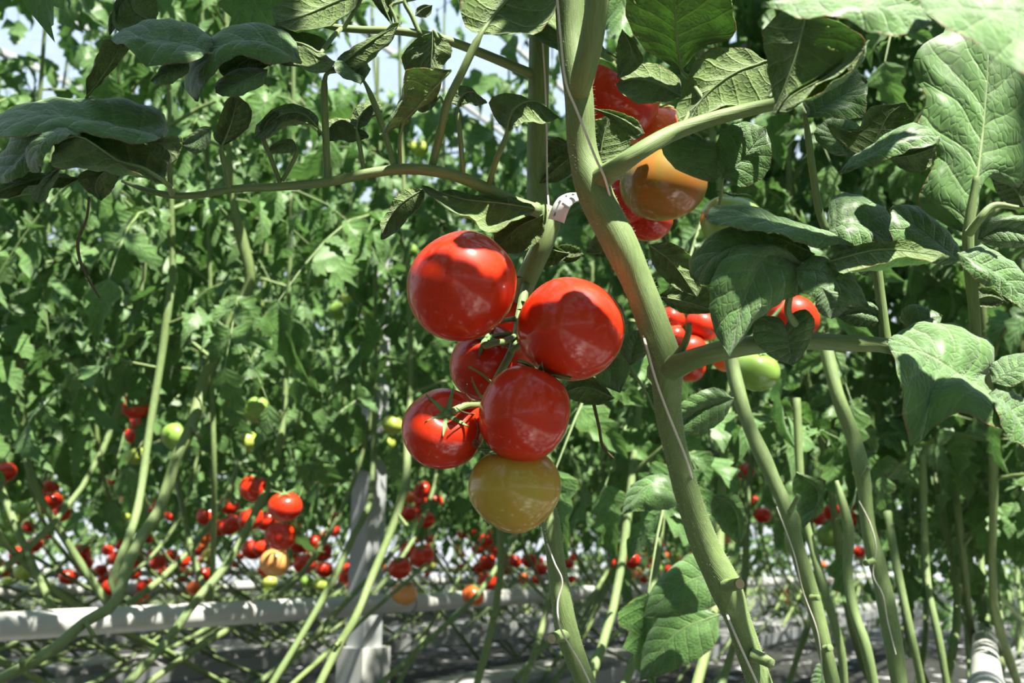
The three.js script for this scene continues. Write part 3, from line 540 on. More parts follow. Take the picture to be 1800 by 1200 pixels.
const away = [['tomato_vine', 'bright sunlit bare stem slanting across the thick grey pipe, knotted at its bend', [[-60, 1225, 1.42], [90, 1143, 1.5], [150, 1092, 1.54], [200, 1062, 1.58], [222, 1000, 1.62], [245, 950, 1.66], [282, 890, 1.72], [312, 800, 1.78], [337, 748, 1.82], [360, 665, 1.88], [388, 600, 1.9], [432, 520, 1.92], [440, 488, 1.92], [422, 410, 1.92], [408, 345, 1.92, 12], [400, 150, 1.94, 9], [395, -150, 1.96, 7]], 20, paleStem, { leaves: 0.3, stubs: [[150, 1092, 1.53, 165, 1118, 10], [40, 1170, 1.46, 38, 1160, 12], [337, 748, 1.81, 352, 770, 12], [62, 1150, 1.47, 42, 1168, 9]] }],
  ['tomato_vine', 'green stem rising from the curled knot above the thick pipe', [[205, 1045, 1.63], [195, 1030, 1.64], [210, 985, 1.66], [235, 920, 1.7], [248, 860, 1.75], [262, 760, 1.8], [285, 620, 1.85], [300, 510, 1.88], [303, 495, 1.9, 12], [300, 300, 1.92, 9], [290, -150, 1.95, 6]], 14, greenStem, { leaves: 0.35 }],
  ['tomato_vine', 'dark green slanting stem crossing the pipe behind the sunlit one', [[200, 1225, 1.8], [290, 1130, 1.9], [345, 1055, 1.98], [400, 990, 2.05], [440, 918, 2.12], [482, 820, 2.2], [498, 740, 2.25, 11], [505, 600, 2.3, 9], [515, 200, 2.35, 7], [515, -150, 2.4, 5]], 15, greenStem, { leaves: 0.3 }],
  ['tomato_vine', 'bright slanting stem passing before the foot of the grey post', [[555, 1215, 1.72], [598, 1130, 1.78], [625, 1085, 1.8], [652, 1018, 1.86], [690, 925, 1.92], [713, 850, 1.98], [716, 770, 2.05], [722, 670, 2.12, 10], [718, 500, 2.2, 8], [705, 200, 2.3, 6], [700, -100, 2.35, 4]], 14, paleStem, { leaves: 0.35, stubs: [[598, 1125, 1.77, 590, 1135, 9], [700, 905, 1.93, 716, 925, 8]] }],
  ['tomato_vine', 'thin dark stem slanting before the grey post', [[470, 1215, 2.0], [540, 1100, 2.08], [590, 1010, 2.15], [622, 940, 2.2], [648, 890, 2.25], [656, 800, 2.35, 9], [660, 500, 2.45, 7], [665, 100, 2.5, 5]], 12, greenStem, { leaves: 0.3 }],
  ['tomato_vine', 'dark stem slanting down behind the pipe beneath the pale green fruits', [[100, 1085, 2.0], [45, 965, 2.05], [10, 880, 2.1], [-30, 760, 2.15], [-40, 400, 2.2, 9], [-40, -100, 2.2, 7]], 13, greenStem, { leaves: 0.2 }],
  ['tomato_vine', 'dark stem slanting down behind the pipe through the small red truss', [[205, 1085, 2.2], [125, 965, 2.2], [60, 850, 2.15], [40, 760, 2.2], [38, 560, 2.2, 10], [60, 300, 2.2, 8], [90, -100, 2.2, 6]], 13, greenStem, { leaves: 0.25 }],
  ['tomato_vine', 'pale bare stem standing under the unripe fruit of the large truss', [[835, 1215, 2.1], [865, 1100, 2.2], [880, 1000, 2.28], [879, 930, 2.32], [876, 860, 2.4, 10], [872, 600, 2.45, 8], [865, 200, 2.5, 6]], 13, paleStem, { leaves: 0.3, stubs: [[868, 1085, 2.19, 880, 1070, 8]] }],
  ['tomato_vine', 'short pale stem leaning beside the lower end of the twined stem', [[915, 1215, 2.2], [945, 1130, 2.3], [965, 1050, 2.4], [985, 900, 2.5]], 11, paleStem, {}],
  ['tomato_vine', 'upright green stem crossing the big far truss', [[372, 1060, 2.42], [375, 960, 2.38], [376, 820, 2.3], [372, 650, 2.35, 9], [365, 300, 2.4, 8], [350, -100, 2.4, 6]], 10, greenStem, { leaves: 0.35 }],
  ['tomato_vine', 'thin grey green stem beside the dark red fruit by the pipe', [[368, 1060, 2.35], [340, 980, 2.4], [322, 900, 2.45], [312, 840, 2.5], [308, 760, 2.5, 6]], 10, paleStem, {}],
  ['tomato_vine', 'green leaning stem with white twine before the dark foliage', [[1470, 1225, 1.04, 24], [1450, 1140, 1.04, 25], [1428, 1050, 1.05, 27], [1402, 965, 1.05, 27], [1385, 900, 1.06, 27], [1350, 822, 1.08, 25], [1312, 735, 1.10, 25], [1290, 655, 1.12, 25], [1276, 570, 1.14, 24], [1268, 480, 1.16, 20]], 26, stemMat, { stubs: [[1388, 900, 1.05, 1404, 870, 11], [1425, 1050, 1.04, 1440, 1050, 12], [1450, 1140, 1.03, 1460, 1138, 14]] }],
  ['tomato_vine', 'wavy green stem with white twine and knobs, next to the leaning one', [[1585, 1225, 1.10, 28], [1562, 1080, 1.12, 30], [1545, 1000, 1.14, 30], [1527, 930, 1.15, 26], [1517, 840, 1.16, 26], [1500, 770, 1.18, 26], [1474, 700, 1.18, 24], [1455, 625, 1.2, 24], [1448, 590, 1.21, 20]], 24, stemMat, { stubs: [[1517, 840, 1.15, 1528, 820, 10], [1535, 985, 1.13, 1522, 990, 12]] }],
  ['tomato_vine', 'thin shaded stem between the two twined ones', [[1485, 1225, 1.3], [1478, 1140, 1.3], [1450, 1040, 1.32], [1425, 950, 1.35], [1412, 900, 1.36], [1400, 700, 1.4]], 15, stemMat, {}],
  ['tomato_vine', 'sharply topped shaded stem in front of the red and green truss', [[1540, 1225, 1.25], [1520, 1130, 1.26], [1500, 1070, 1.28], [1490, 1000, 1.3], [1492, 930, 1.31, 17], [1480, 880, 1.32, 14], [1470, 845, 1.33, 8]], 18, stemMat, {}],
  ['tomato_vine', 'brownish leaning stem with a pale cut end, deep in the shade', [[1625, 1225, 1.5], [1605, 1130, 1.5], [1590, 1060, 1.52], [1575, 990, 1.55], [1560, 900, 1.6]], 14, greenStem, {}],
  ['tomato_vine', 'thin stem nearest to the grey green pipe in the shade', [[1668, 1225, 1.6], [1650, 1120, 1.62], [1635, 1050, 1.65], [1627, 980, 1.7], [1622, 800, 1.75]], 12, greenStem, {}]];
for (const a of away) vine(...a);
{
  const strand = (path, r, label) => solo('twine', tube(path.map(([x, y, d]) => P(x, y, d)), path.map(() => r), { seg: 5 }), twineMat, label, 'twine');
  strand([[1365, 890, 1.045], [1395, 970, 1.03], [1412, 1040, 1.035], [1437, 1110, 1.03], [1447, 1200, 1.04]], 0.0007, 'pale twine wound round the green leaning stem');
  strand([[1510, 880, 1.14], [1530, 920, 1.13], [1540, 960, 1.125], [1535, 1010, 1.13], [1552, 1045, 1.105], [1560, 1090, 1.11], [1575, 1150, 1.09]], 0.0007, 'pale twine wound round the wavy knobbed stem');
}

// ---------------------------------------------------------------- tomatoes of the background trusses: x, y, width in pixels, colour
const SHADE = { red: 'ripe red', deep: 'ripe red', orange: 'orange red', tan: 'pale orange', yellow: 'yellow', lime: 'yellow green', green: 'unripe green' };
for (const [where, list] of trusses) {
  const n = {}; for (const t of list) n[SHADE[t[3]]] = (n[SHADE[t[3]]] ?? 0) + 1;
  const mean = list.reduce((a, t) => a + Math.max(t[2], 24), 0) / list.length, d0 = 0.068 * FPX / (mean * 1.15);
  const near = where.startsWith('red truss behind');
  for (const [x, y, dia, c] of list) tomato(x, y, dia, c, { d: near ? 1.3 + ((x * 7) % 10) * 0.012 : undefined, wide: 0.068, label: SHADE[c] + ' tomato in the ' + where, group: n[SHADE[c]] > 1 ? SHADE[c] + ' tomatoes, ' + where : undefined });
  // the stalk that carries them
  const top = list.reduce((a, b) => (a[1] < b[1] ? a : b)), bot = list.reduce((a, b) => (a[1] > b[1] ? a : b)), dd = near ? 1.38 : 0.068 * FPX / Math.max(20, top[2]) + 0.02, db = near ? 1.36 : 0.068 * FPX / Math.max(20, bot[2]) + 0.02;
  solo('truss_stalk', tube([P(top[0] + 6, top[1] - top[2] * 1.6, dd + 0.05), P(top[0] + 3, top[1] - top[2] * 0.6, dd), P((top[0] + bot[0]) / 2, (top[1] + bot[1]) / 2, (dd + db) / 2), P(bot[0], bot[1] - bot[2] * 0.4, db)], [0.003, 0.003, 0.0025, 0.0015], { seg: 6 }), greenStem, 'fruit stalk of the ' + where, 'stalk');
}
tomato(1330, 652, 82, 'green', { d: 1.22, axis: [0.2, 1, 0.2], label: 'large unripe green tomato under the lower leaf stalk' });
{   // fruit farther down the rows
  const rr = rng(31), cols = ['red', 'deep', 'deep', 'deep', 'red', 'orange', 'lime', 'deep'];
  for (let k = 2; k <= 4; k++) for (let i = 0; i < 26; i++) {
    const c = rowAt(k, -0.5 + rr() * (7 + k), CY - 0.06 + rr() * 0.24, (rr() < 0.5 ? -1 : 1) * (0.2 + rr() * 0.08)), n = 2 + Math.floor(rr() * 3);
    for (let j = 0; j < n; j++) {
      const p = c.clone().add(V((rr() - 0.5) * 0.09, -j * 0.05, (rr() - 0.5) * 0.09)), q = p.clone().sub(CAM), z = q.dot(FWD);
      if (z < 2.6 || Math.abs(q.x) > z * 0.53) continue;
      const m = new THREE.Mesh(farTom, SKIN[cols[Math.floor(rr() * 8)]]); m.name = numbered('tomato'); m.position.copy(p); m.scale.setScalar(0.03 + rr() * 0.007); m.castShadow = m.receiveShadow = true;
      m.userData = { label: 'small far tomato hanging in the rows behind the pipes', category: 'tomato', group: 'small tomatoes far down the rows' }; scene.add(m);
    }
  }
}
// ---------------------------------------------------------------- the two near vines and the large truss
const vineA = thing('tomato_vine', 'thick green tomato stem with twine, branching beside the large ripe truss', 'plant', P(1345, 1230, 0.70));
const vineB = thing('tomato_vine', 'tomato stem held by a white clip, passing behind the large ripe truss', 'plant', P(1045, 1230, 0.76));
const stemA = [[1000, -60, 0.70, 50], [1004, 60, 0.70, 50], [1018, 170, 0.69, 50], [1024, 260, 0.69, 52], [1048, 345, 0.685, 62], [1088, 425, 0.68, 62], [1122, 500, 0.68, 54], [1150, 575, 0.68, 56], [1170, 640, 0.68, 58], [1174, 720, 0.685, 46], [1190, 800, 0.69, 43], [1212, 880, 0.695, 46], [1240, 960, 0.70, 52], [1272, 1025, 0.70, 56], [1298, 1090, 0.70, 44], [1318, 1150, 0.70, 46], [1345, 1230, 0.70, 46]];
part('stem', tube(stemA.map(([x, y, d]) => P(x, y, d)), stemA.map(([, , d, w]) => px(w, d)), { seg: 20, steps: 110, wob: 0.07, ridge: 0.012, seed: 4 }), stemMat, vineA);
const stemB = [[946, -60, 0.78, 36], [948, 60, 0.78, 36], [946, 200, 0.78, 36], [944, 310, 0.78, 36], [950, 365, 0.775, 44], [966, 385, 0.765, 40], [958, 420, 0.76, 38], [938, 465, 0.765, 38], [918, 510, 0.785, 38], [905, 580, 0.81, 36], [910, 700, 0.81, 34], [940, 830, 0.79, 34], [968, 920, 0.765, 34], [978, 990, 0.76, 33], [988, 1060, 0.755, 36], [998, 1115, 0.755, 40], [1018, 1170, 0.755, 36], [1042, 1230, 0.755, 36]];
part('stem', tube(stemB.map(([x, y, d]) => P(x, y, d)), stemB.map(([, , d, w]) => px(w, d)), { seg: 18, steps: 110, wob: 0.07, ridge: 0.012, seed: 8 }), stemMat, vineB);
function stub(parent, x, y, d, x2, y2, w, nearer) {
  const a = P(x, y, d), b = P(x2, y2, d - nearer), r = px(w, d), s = part('stub', tube([a, a.clone().lerp(b, 0.5), b], [r * 1.3, r * 1.05, r], { seg: 12 }), stemMat, parent);
  const dir = b.clone().sub(a).normalize(), disc = new THREE.CylinderGeometry(r * 0.84, r * 0.84, 0.0006, 14); disc.rotateX(Math.PI / 2); disc.lookAt(dir); disc.translate(b.x + dir.x * 0.0004, b.y + dir.y * 0.0004, b.z + dir.z * 0.0004);
  part('cut_face', disc, cutMat, s).userData.label = 'dry pale cut face of the pruned leaf stub';
}
stub(vineA, 1276, 1030, 0.69, 1300, 1026, 20, 0.018);
stub(vineB, 992, 1115, 0.75, 970, 1122, 20, 0.014);
part('stub', tube([P(1320, 1150, 0.69), P(1345, 1160, 0.685), P(1356, 1166, 0.68)], [px(24, 0.69), px(20, 0.69), px(18, 0.69)], { seg: 10 }), stemMat, vineA);
part('stub', tube([P(945, 365, 0.765), P(925, 376, 0.755), P(912, 378, 0.75)], [px(22, 0.76), px(17, 0.76), px(15, 0.76)], { seg: 9 }), stemMat, vineB);
part('side_shoot', tube([P(1188, 630, 0.665), P(1203, 605, 0.66), P(1210, 585, 0.655), P(1212, 568, 0.65)], [px(18, 0.66), px(13, 0.66), px(11, 0.66), px(8, 0.66)], { seg: 9 }), stemMat, vineA);
// fine hairs that fringe the stems
function hairs(parent, list, count, seed) {
  const rr = rng(seed), curve = new THREE.CatmullRomCurve3(list.map(([x, y, d]) => P(x, y, d)), false, 'centripetal'), pos = [], uv = [], idx = [], n = list.length - 1;
  for (let i = 0; i < count; i++) {
    const t = rr(), c = curve.getPoint(t), tan = curve.getTangent(t), k = Math.min(n - 1, Math.floor(t * n)), r = px(lerp(list[k][3], list[k + 1][3], t * n - k), list[k][2]) * 0.97;
    const o = V(rr() - 0.5, rr() - 0.5, rr() - 0.5); o.addScaledVector(tan, -o.dot(tan)).normalize();
    const a = c.clone().addScaledVector(o, r), b = c.clone().addScaledVector(o, r + 0.0014 + rr() * 0.0016).addScaledVector(tan, (rr() - 0.5) * 0.0012), s = tan.clone().multiplyScalar(0.00006), q = o.clone().cross(tan).multiplyScalar(0.00006), v = pos.length / 3;
    for (const w of [a.clone().add(s), a.clone().sub(s).add(q), a.clone().sub(s).sub(q), b]) { pos.push(w.x, w.y, w.z); uv.push(0, 0); }
    idx.push(v, v + 1, v + 3, v + 1, v + 2, v + 3, v + 2, v, v + 3);
  }
  const h = part('fine_hair', geo(pos, null, uv, idx), twineMat, parent); h.userData.kind = 'stuff';
}
hairs(vineA, stemA, 2600, 3); hairs(vineB, stemB.slice(11), 800, 6);
// twine
{
  const strand = (path, r, label) => solo('twine', tube(path.map(([x, y, d]) => P(x, y, d)), path.map(() => r), { seg: 6, steps: path.length * 6 }), twineMat, label, 'twine');
  strand([[975, -60, 0.66], [985, 60, 0.662], [996, 150, 0.662], [1012, 190, 0.664], [1030, 235, 0.664], [1048, 280, 0.663], [1062, 310, 0.664], [1072, 345, 0.676], [1080, 380, 0.69], [1092, 430, 0.705], [1105, 520, 0.71], [1122, 560, 0.695], [1138, 615, 0.664], [1152, 665, 0.663], [1170, 715, 0.664], [1188, 760, 0.668], [1204, 800, 0.672], [1218, 850, 0.69], [1225, 930, 0.715], [1250, 1020, 0.72], [1272, 1065, 0.70], [1288, 1105, 0.682], [1308, 1150, 0.68], [1338, 1215, 0.68]], 0.00085, 'pale twine wound round the thick branching stem');
  strand([[949, -60, 0.758], [953, 60, 0.758], [958, 140, 0.762], [961, 230, 0.766], [962, 320, 0.768], [965, 370, 0.752]], 0.0007, 'pale twine running down to the white clip');
  strand([[962, 955, 0.745], [975, 990, 0.741], [988, 1020, 0.741], [980, 1060, 0.74], [984, 1100, 0.735], [1005, 1140, 0.735], [1025, 1175, 0.735], [1048, 1225, 0.737]], 0.0008, 'pale twine wound round the lower end of the clipped stem');
}
// the white clip: a bent strap of plastic with slots
{
  const o = thing('vine_clip', 'white slotted plastic clip between the two near stems', 'clip', P(975, 388, 0.755));
  const path = [[963, 384], [970, 365], [981, 348], [996, 340], [1016, 338]].map(([x, y], i) => P(x, y, 0.735 - 0.004 * Math.sin(i / 4 * 3.14))), wide = [[992, 392], [998, 374], [1004, 362], [1010, 356], [1022, 352]].map(([x, y], i) => P(x, y, 0.722 - 0.004 * Math.sin(i / 4 * 3.14)));
  const ca = new THREE.CatmullRomCurve3(path), cb = new THREE.CatmullRomCurve3(wide), pos = [], uv = [], idx = [], n = 16, m = 6;
  for (let lay = 0; lay < 2; lay++) for (let i = 0; i <= n; i++) for (let j = 0; j <= m; j++) { const p = ca.getPoint(i / n).lerp(cb.getPoint(i / n), j / m).addScaledVector(FWD, (lay ? 0.0022 : 0) - 0.004 * Math.sin(Math.PI * j / m)); pos.push(p.x, p.y, p.z); uv.push(i / n, j / m); }
  const w = m + 1, off = (n + 1) * w;
  for (let i = 0; i < n; i++) for (let j = 0; j < m; j++) { const a = i * w + j; idx.push(a, a + w, a + 1, a + 1, a + w, a + w + 1, a + off, a + off + 1, a + off + w, a + off + 1, a + off + w + 1, a + off + w); }
  for (let i = 0; i < n; i++) for (const j of [0, m]) { const a = i * w + j; idx.push(a, a + w, a + off, a + w, a + off + w, a + off); }
  for (let j = 0; j < m; j++) for (const i of [0, n]) { const a = i * w + j; idx.push(a, a + 1, a + off, a + 1, a + off + 1, a + off); }
  part('strap', geo(pos, null, uv, idx), clipMat, o);
  for (const [t, s, lx, ly] of [[0.12, 0.3, 4, 7], [0.42, 0.28, 5, 6], [0.66, 0.28, 4, 4], [0.84, 0.35, 5, 5], [0.40, 0.72, 16, 3.5]]) {
    const c = ca.getPoint(t).lerp(cb.getPoint(t), s).addScaledVector(FWD, -0.0042 * Math.sin(Math.PI * s)), g = new THREE.BoxGeometry(px(lx, 1.46), px(ly, 1.46), 0.0014); g.rotateZ(lx > 10 ? -0.62 : -0.9 + 0.9 * t); g.rotateX(PITCH); g.translate(c.x, c.y, c.z);
    part('slot', g, slotMat, o).userData.label = 'dark slot through the clip';
  }
}
// their tops, above the frame, carry whole leaves that shade what hangs below
function crown(v, x, d, list) {
  const rr = rng(Math.round(x)), foot = P(x, -60, d), top = foot.clone().add(V(0.03, 1.6, -0.05));
  part('stem', tube([foot, foot.clone().lerp(top, 0.4).add(V(0.03, 0, 0)), top], [0.010, 0.008, 0.004], { seg: 8 }), stemMat, v);
  for (const [h, turn, size, tilt] of list) {
    const l = new THREE.Mesh(leafSetFine[Math.floor(rr() * leafSetFine.length)], [veinedLeaf[Math.floor(rr() * 4)], greenStem]);
    l.name = 'leaf'; l.castShadow = l.receiveShadow = true; l.position.copy(foot.clone().lerp(top, h)).sub(worldOf.get(v)); l.rotation.set(0, turn, tilt ?? 0.25, 'YZX'); l.scale.setScalar(size); v.add(l); l.updateMatrix(); if (inLane(new THREE.Matrix4().setPosition(worldOf.get(v)).multiply(l.matrix))) v.remove(l);
  }
}
crown(vineA, 1000, 0.70, [[0.12, 0.3, 1], [0.2, 2.6, 1], [0.28, -1.2, 1], [0.36, 1.3, 1.1], [0.45, 3.6, 1], [0.55, 0.0, 1], [0.65, 2.2, 1], [0.78, 4.4, 0.9]]);
crown(vineB, 946, 0.78, [[0.12, 3.3, 1], [0.22, 1.1, 1], [0.3, 5.2, 1], [0.4, 2.2, 1.1], [0.5, 4.2, 1], [0.6, 0.4, 1], [0.72, 2.9, 1], [0.42, 1.7, 1.2], [0.5, 2.5, 1.25], [0.58, 3.2, 1.2], [0.66, 1.9, 1.25], [0.74, 2.4, 1.2], [0.82, 3.4, 1.2], [0.88, 1.6, 1.15], [0.94, 2.7, 1.15]]);
// the large truss: stalk, then its fruit
const R = (list, w) => tube(list.map(([x, y, d]) => P(x, y, d)), (Array.isArray(w) ? w : list.map(() => w)).map((q) => px(q, 0.7)), { seg: 9 });
const trussA = thing('truss_stalk', 'forked green fruit stalk at the heart of the large ripe truss', 'stalk', P(905, 800, 0.72));
part('main_stalk', R([[925, 500, 0.77], [915, 545, 0.745], [908, 585, 0.72], [895, 625, 0.70], [873, 665, 0.695], [855, 705, 0.70], [848, 740, 0.71], [846, 780, 0.715], [862, 805, 0.71], [890, 815, 0.705]], [18, 16, 15, 14, 13, 11, 10, 9, 8, 7]), stemMat, trussA);
for (const [list, w] of [[[[908, 590, 0.715], [885, 600, 0.69], [868, 603, 0.672], [853, 607, 0.662]], [12, 11, 11, 13]], [[[895, 620, 0.70], [915, 605, 0.70], [932, 595, 0.715]], [11, 10, 9]], [[[853, 710, 0.70], [835, 712, 0.66], [815, 714, 0.645], [798, 722, 0.640]], [10, 11, 12, 13]], [[[905, 560, 0.73], [880, 565, 0.74], [860, 575, 0.745]], [10, 9, 8]], [[[873, 665, 0.695], [900, 650, 0.715], [930, 648, 0.715]], [9, 9, 8]]]) part('fruit_stalk', R(list, w), stemMat, trussA);
for (const [list, w] of [[[[864, 672, 0.69], [848, 658, 0.675], [834, 650, 0.665], [825, 645, 0.66]], [5, 5, 4, 5]], [[[852, 700, 0.69], [840, 690, 0.67], [832, 672, 0.66], [829, 662, 0.655]], [6, 5, 3, 2]], [[[840, 705, 0.67], [825, 700, 0.65], [818, 690, 0.645], [821, 675, 0.64]], [3, 3, 2, 2]], [[[845, 725, 0.67], [825, 727, 0.645], [810, 722, 0.638], [802, 716, 0.635]], [3, 2.5, 2, 1.5]], [[[835, 735, 0.645], [840, 750, 0.64], [838, 765, 0.64], [834, 778, 0.64]], [2.5, 2, 2, 2]]]) part('dry_tendril', R(list, w), w[0] > 4 ? calyxMat : dryMat, trussA);
{
  const curl = []; for (let i = 0; i < 14; i++) curl.push([836 + 6 * Math.cos(i * 0.9) * (1 - i / 20), 778 + 8 * Math.sin(i * 0.9) * (1 - i / 20), 0.64 + 0.002 * Math.sin(i)]);
  part('dry_tendril', R(curl, 2.2), dryMat, trussA);
}
const near = (o) => tomatoGeo(56, 36, o);
tomato(812, 503, 190, 'red', { d: 0.665, ry: 93, axis: [0.35, 0.28, -0.85], geom: near({ flat: 0.86, square: 0.14, lobe: 0.02, seed: 3 }), calyx: calyxGeo(5), label: 'largest ripe tomato, uppermost in the large hanging truss' });
tomato(1003, 578, 182, 'red', { d: 0.665, ry: 90, axis: [-0.45, 0.30, -0.75], geom: near({ flat: 0.86, square: 0.10, lobe: 0.025, lobes: 4, seed: 8 }), calyx: calyxGeo(6), label: 'ripe tomato of the large truss touching the thick branching stem' });
tomato(922, 726, 158, 'red', { d: 0.645, ry: 86, axis: [0.35, 0.85, -0.25], geom: near({ flat: 0.86, square: 0.06, lobe: 0.02, seed: 12 }), calyx: calyxGeo(8), label: 'ripe shaded tomato resting on the unripe one in the large truss' });
tomato(780, 753, 146, 'red', { d: 0.665, ry: 66, axis: [0.16, 0.56, 0.81], geom: near({ flat: 0.86, dimple: 0.20, lobe: 0.03, seed: 14 }), calyx: calyxGeo(11, 6, 0.62, 0.58), label: 'sunlit ripe tomato showing its green star calyx' });
tomato(905, 856, 160, 'olive', { d: 0.655, ry: 74, axis: [-0.06, 1, 0.05], geom: near({ flat: 0.86, point: 0.10, lobe: 0.03, lobes: 4, seed: 17 }), calyx: calyxGeo(13), label: 'unripe yellow olive tomato at the bottom of the large truss' });
tomato(862, 640, 142, 'deep', { d: 0.735, ry: 66, axis: [-0.1, 0.7, 0.45], geom: near({ flat: 0.86, dimple: 0.16, lobe: 0.03, seed: 19 }), calyx: calyxGeo(15, 6, 0.85, 0.66), label: 'dark red tomato mostly hidden at the back of the large truss' });
tomato(900, 560, 96, 'deep', { d: 0.80, label: 'dark red tomato just seen between the two uppermost ripe ones', calyx: false });
// the second truss, high behind the branching stem
tomato(1078, 172, 162, 'red', { d: 0.86, axis: [0.3, 0.9, 0.2], label: 'ripe tomato high behind the branching stem, partly under leaves' });
tomato(1158, 232, 110, 'orange', { d: 0.90, axis: [0, 1, 0.2], label: 'orange red tomato seen under the upper leaf stalk' });
tomato(1166, 322, 152, 'brown', { d: 0.80, ry: 66, axis: [-0.1, 1, 0.1], label: 'turning brown and orange tomato beside the branching stem' });
tomato(1100, 350, 100, 'deep', { d: 0.88, label: 'deep red tomato between the stem and the turning one', calyx: false });
tomato(1138, 385, 90, 'deep', { d: 0.90, label: 'deep red tomato underneath the turning one', calyx: false });
tomato(1286, 388, 112, 'green', { d: 0.84, axis: [0.1, 1, 0.1], label: 'green tomato above the large drooping leaf' });

// ---------------------------------------------------------------- their leaves
const leafOf = (v) => sub('leaf', v);
function stalkOf(leaf, list, widths, d) { return part('leaf_stalk', tube(list.map(([x, y, dz]) => P(x, y, d + (dz ?? 0) / 100)), widths.map((w) => px(w, d)), { seg: 10, steps: list.length * 6, ridge: 0.02 }), stemMat, leaf); }
// A: the long arched leaf reaching across to the edge, leaflets standing on its upper side
const A = leafOf(vineB);
stalkOf(A, [[948, 372, 6], [895, 352, 5], [855, 332, 4], [815, 314, 3], [770, 302, 2], [715, 297, 1], [650, 304, 0], [575, 320, 0], [490, 328, 0], [410, 332, 0], [345, 343, 0], [300, 343, 0], [255, 333, 0], [215, 318, 1]], [26, 24, 23, 22, 21, 20, 18, 17, 15, 14, 13, 12, 9, 6], 0.69);
lf(A, 'u', 0.71, [[893, 230], [903, 195], [935, 178], [985, 208]], [[865, 205], [858, 176], [900, 163], [945, 178]], [[908, 218], [935, 214], [962, 214]], { stalk: [[858, 328, 2], [875, 275], [888, 245]], sw: 10, l: 2, r: -2 });
lf(A, 'u', 0.71, [[806, 188], [812, 170], [828, 162], [856, 180]], [[785, 172], [795, 150], [828, 152]], [[818, 182], [838, 184]], { stalk: [[815, 314, 1], [810, 250], [806, 205]], sw: 9, l: 2, r: -1 });
lf(A, 'u', 0.70, [[848, 58], [880, 15], [925, -30], [970, -90]], [[815, 45], [806, 5], [835, -50], [900, -95]], [[900, 60], [950, 55], [990, -5], [990, -60]], { stalk: [[758, 300, 2], [772, 242, 1], [785, 185], [812, 128], [836, 78]], sw: 15, l: 3, r: -3, m: [0, 4] });
lf(A, 't', 0.67, [[792, 123], [752, 165], [715, 205], [668, 238]], [[740, 122], [715, 128], [708, 165], [692, 205]], [[772, 158], [748, 190], [715, 218]], { stalk: [[703, 288, 2], [703, 240, 1], [712, 205, 1], [760, 150, 1]], sw: 7, l: -2, r: 2, flip: true });
lf(A, 't', 0.70, [[640, 142], [620, 125], [594, 102]], [[628, 150], [603, 142], [588, 118]], [[650, 118], [635, 98], [610, 95]], { stalk: [[693, 292], [675, 230], [655, 175]], sw: 11, l: -2, r: 2 });
lf(A, 'u', 0.71, [[628, 228], [634, 205], [655, 185], [673, 188]], [[616, 210], [628, 185], [655, 174]], [[640, 222], [655, 205], [670, 200]], { stalk: [[640, 304], [634, 265], [629, 240]], sw: 8, l: 2, r: -1 });
lf(A, 'u', 0.70, [[574, 132], [610, 105], [655, 72], [707, 41]], [[585, 112], [625, 78], [670, 52]], [[600, 125], [645, 105], [685, 72]], { stalk: [[575, 322], [573, 240], [570, 160]], sw: 13, l: 1, r: -1 });
lf(A, 'u', 0.70, [[565, 236], [535, 203], [500, 202], [445, 243]], [[548, 195], [515, 180], [480, 186], [455, 215]], [[548, 222], [520, 214], [490, 222], [462, 240]], { stalk: [[574, 245], [570, 240]], sw: 7, l: 3, r: -2 });
lf(A, 'u', 0.72, [[622, 222], [600, 212], [580, 225], [573, 248]], [[612, 208], [592, 202], [576, 212]], [[650, 240], [625, 248], [595, 247]], { sw: 5, l: 2, r: -1 });
lf(A, 't', 0.70, [[522, 262], [500, 250], [465, 268]], [[515, 245], [485, 250]], [[515, 268], [490, 270]], { stalk: [[496, 318], [512, 290], [521, 270]], sw: 8 });
lf(A, 'u', 0.70, [[463, 235], [470, 215], [490, 195]], [[455, 225], [465, 205]], [[475, 225], [488, 212]], { stalk: [[492, 320], [475, 275], [463, 245]], sw: 9 });
lf(A, 'u', 0.70, [[770, 175], [765, 160], [740, 178], [735, 195]], [[750, 160], [732, 172]], [[760, 190], [745, 198]], { stalk: [[783, 190], [773, 170]], sw: 5 });
// leaflets at its far end
lf(A, 't', 0.62, [[287, 246], [200, 224], [139, 213], [60, 200], [-30, 226]], [[297, 222], [282, 196], [240, 181], [165, 178], [95, 177], [20, 195]], [[262, 250], [200, 246], [130, 240], [60, 240], [0, 244]], { stalk: [[300, 340, 6], [298, 300, 4], [292, 262, 1]], sw: 10, l: 4, r: -3, m: [2, 0], nt: 28, quilt: 0.0022 });
lf(A, 'u', 0.60, [[290, 322], [249, 296], [210, 286], [173, 261], [134, 240], [96, 258]], [[290, 290], [258, 252], [215, 228], [165, 229], [115, 238]], [[235, 304], [190, 292], [140, 296], [92, 294]], { stalk: [[303, 343, 8], [300, 334, 4]], sw: 13, l: 3, r: -2, m: [2, -1], nt: 28, quilt: 0.002 });
lf(A, 't', 0.59, [[140, 236], [92, 245], [62, 270], [70, 303]], [[110, 229], [70, 238], [48, 268], [55, 298]], [[118, 244], [92, 258], [80, 280]], { l: 2, r: -1, sw: 4 });
lf(A, 't', 0.64, [[125, 235], [65, 250], [35, 290], [-15, 318]], [[95, 225], [40, 228], [18, 262], [-15, 290]], [[80, 262], [62, 300], [20, 322]], { l: 3, r: -2, sw: 5 });
lf(A, 'u', 0.645, [[145, 315], [90, 312], [45, 322], [-20, 345]], [[110, 304], [55, 302], [5, 318]], [[110, 326], [55, 328], [5, 350]], { l: 2, r: -1, sw: 6 });
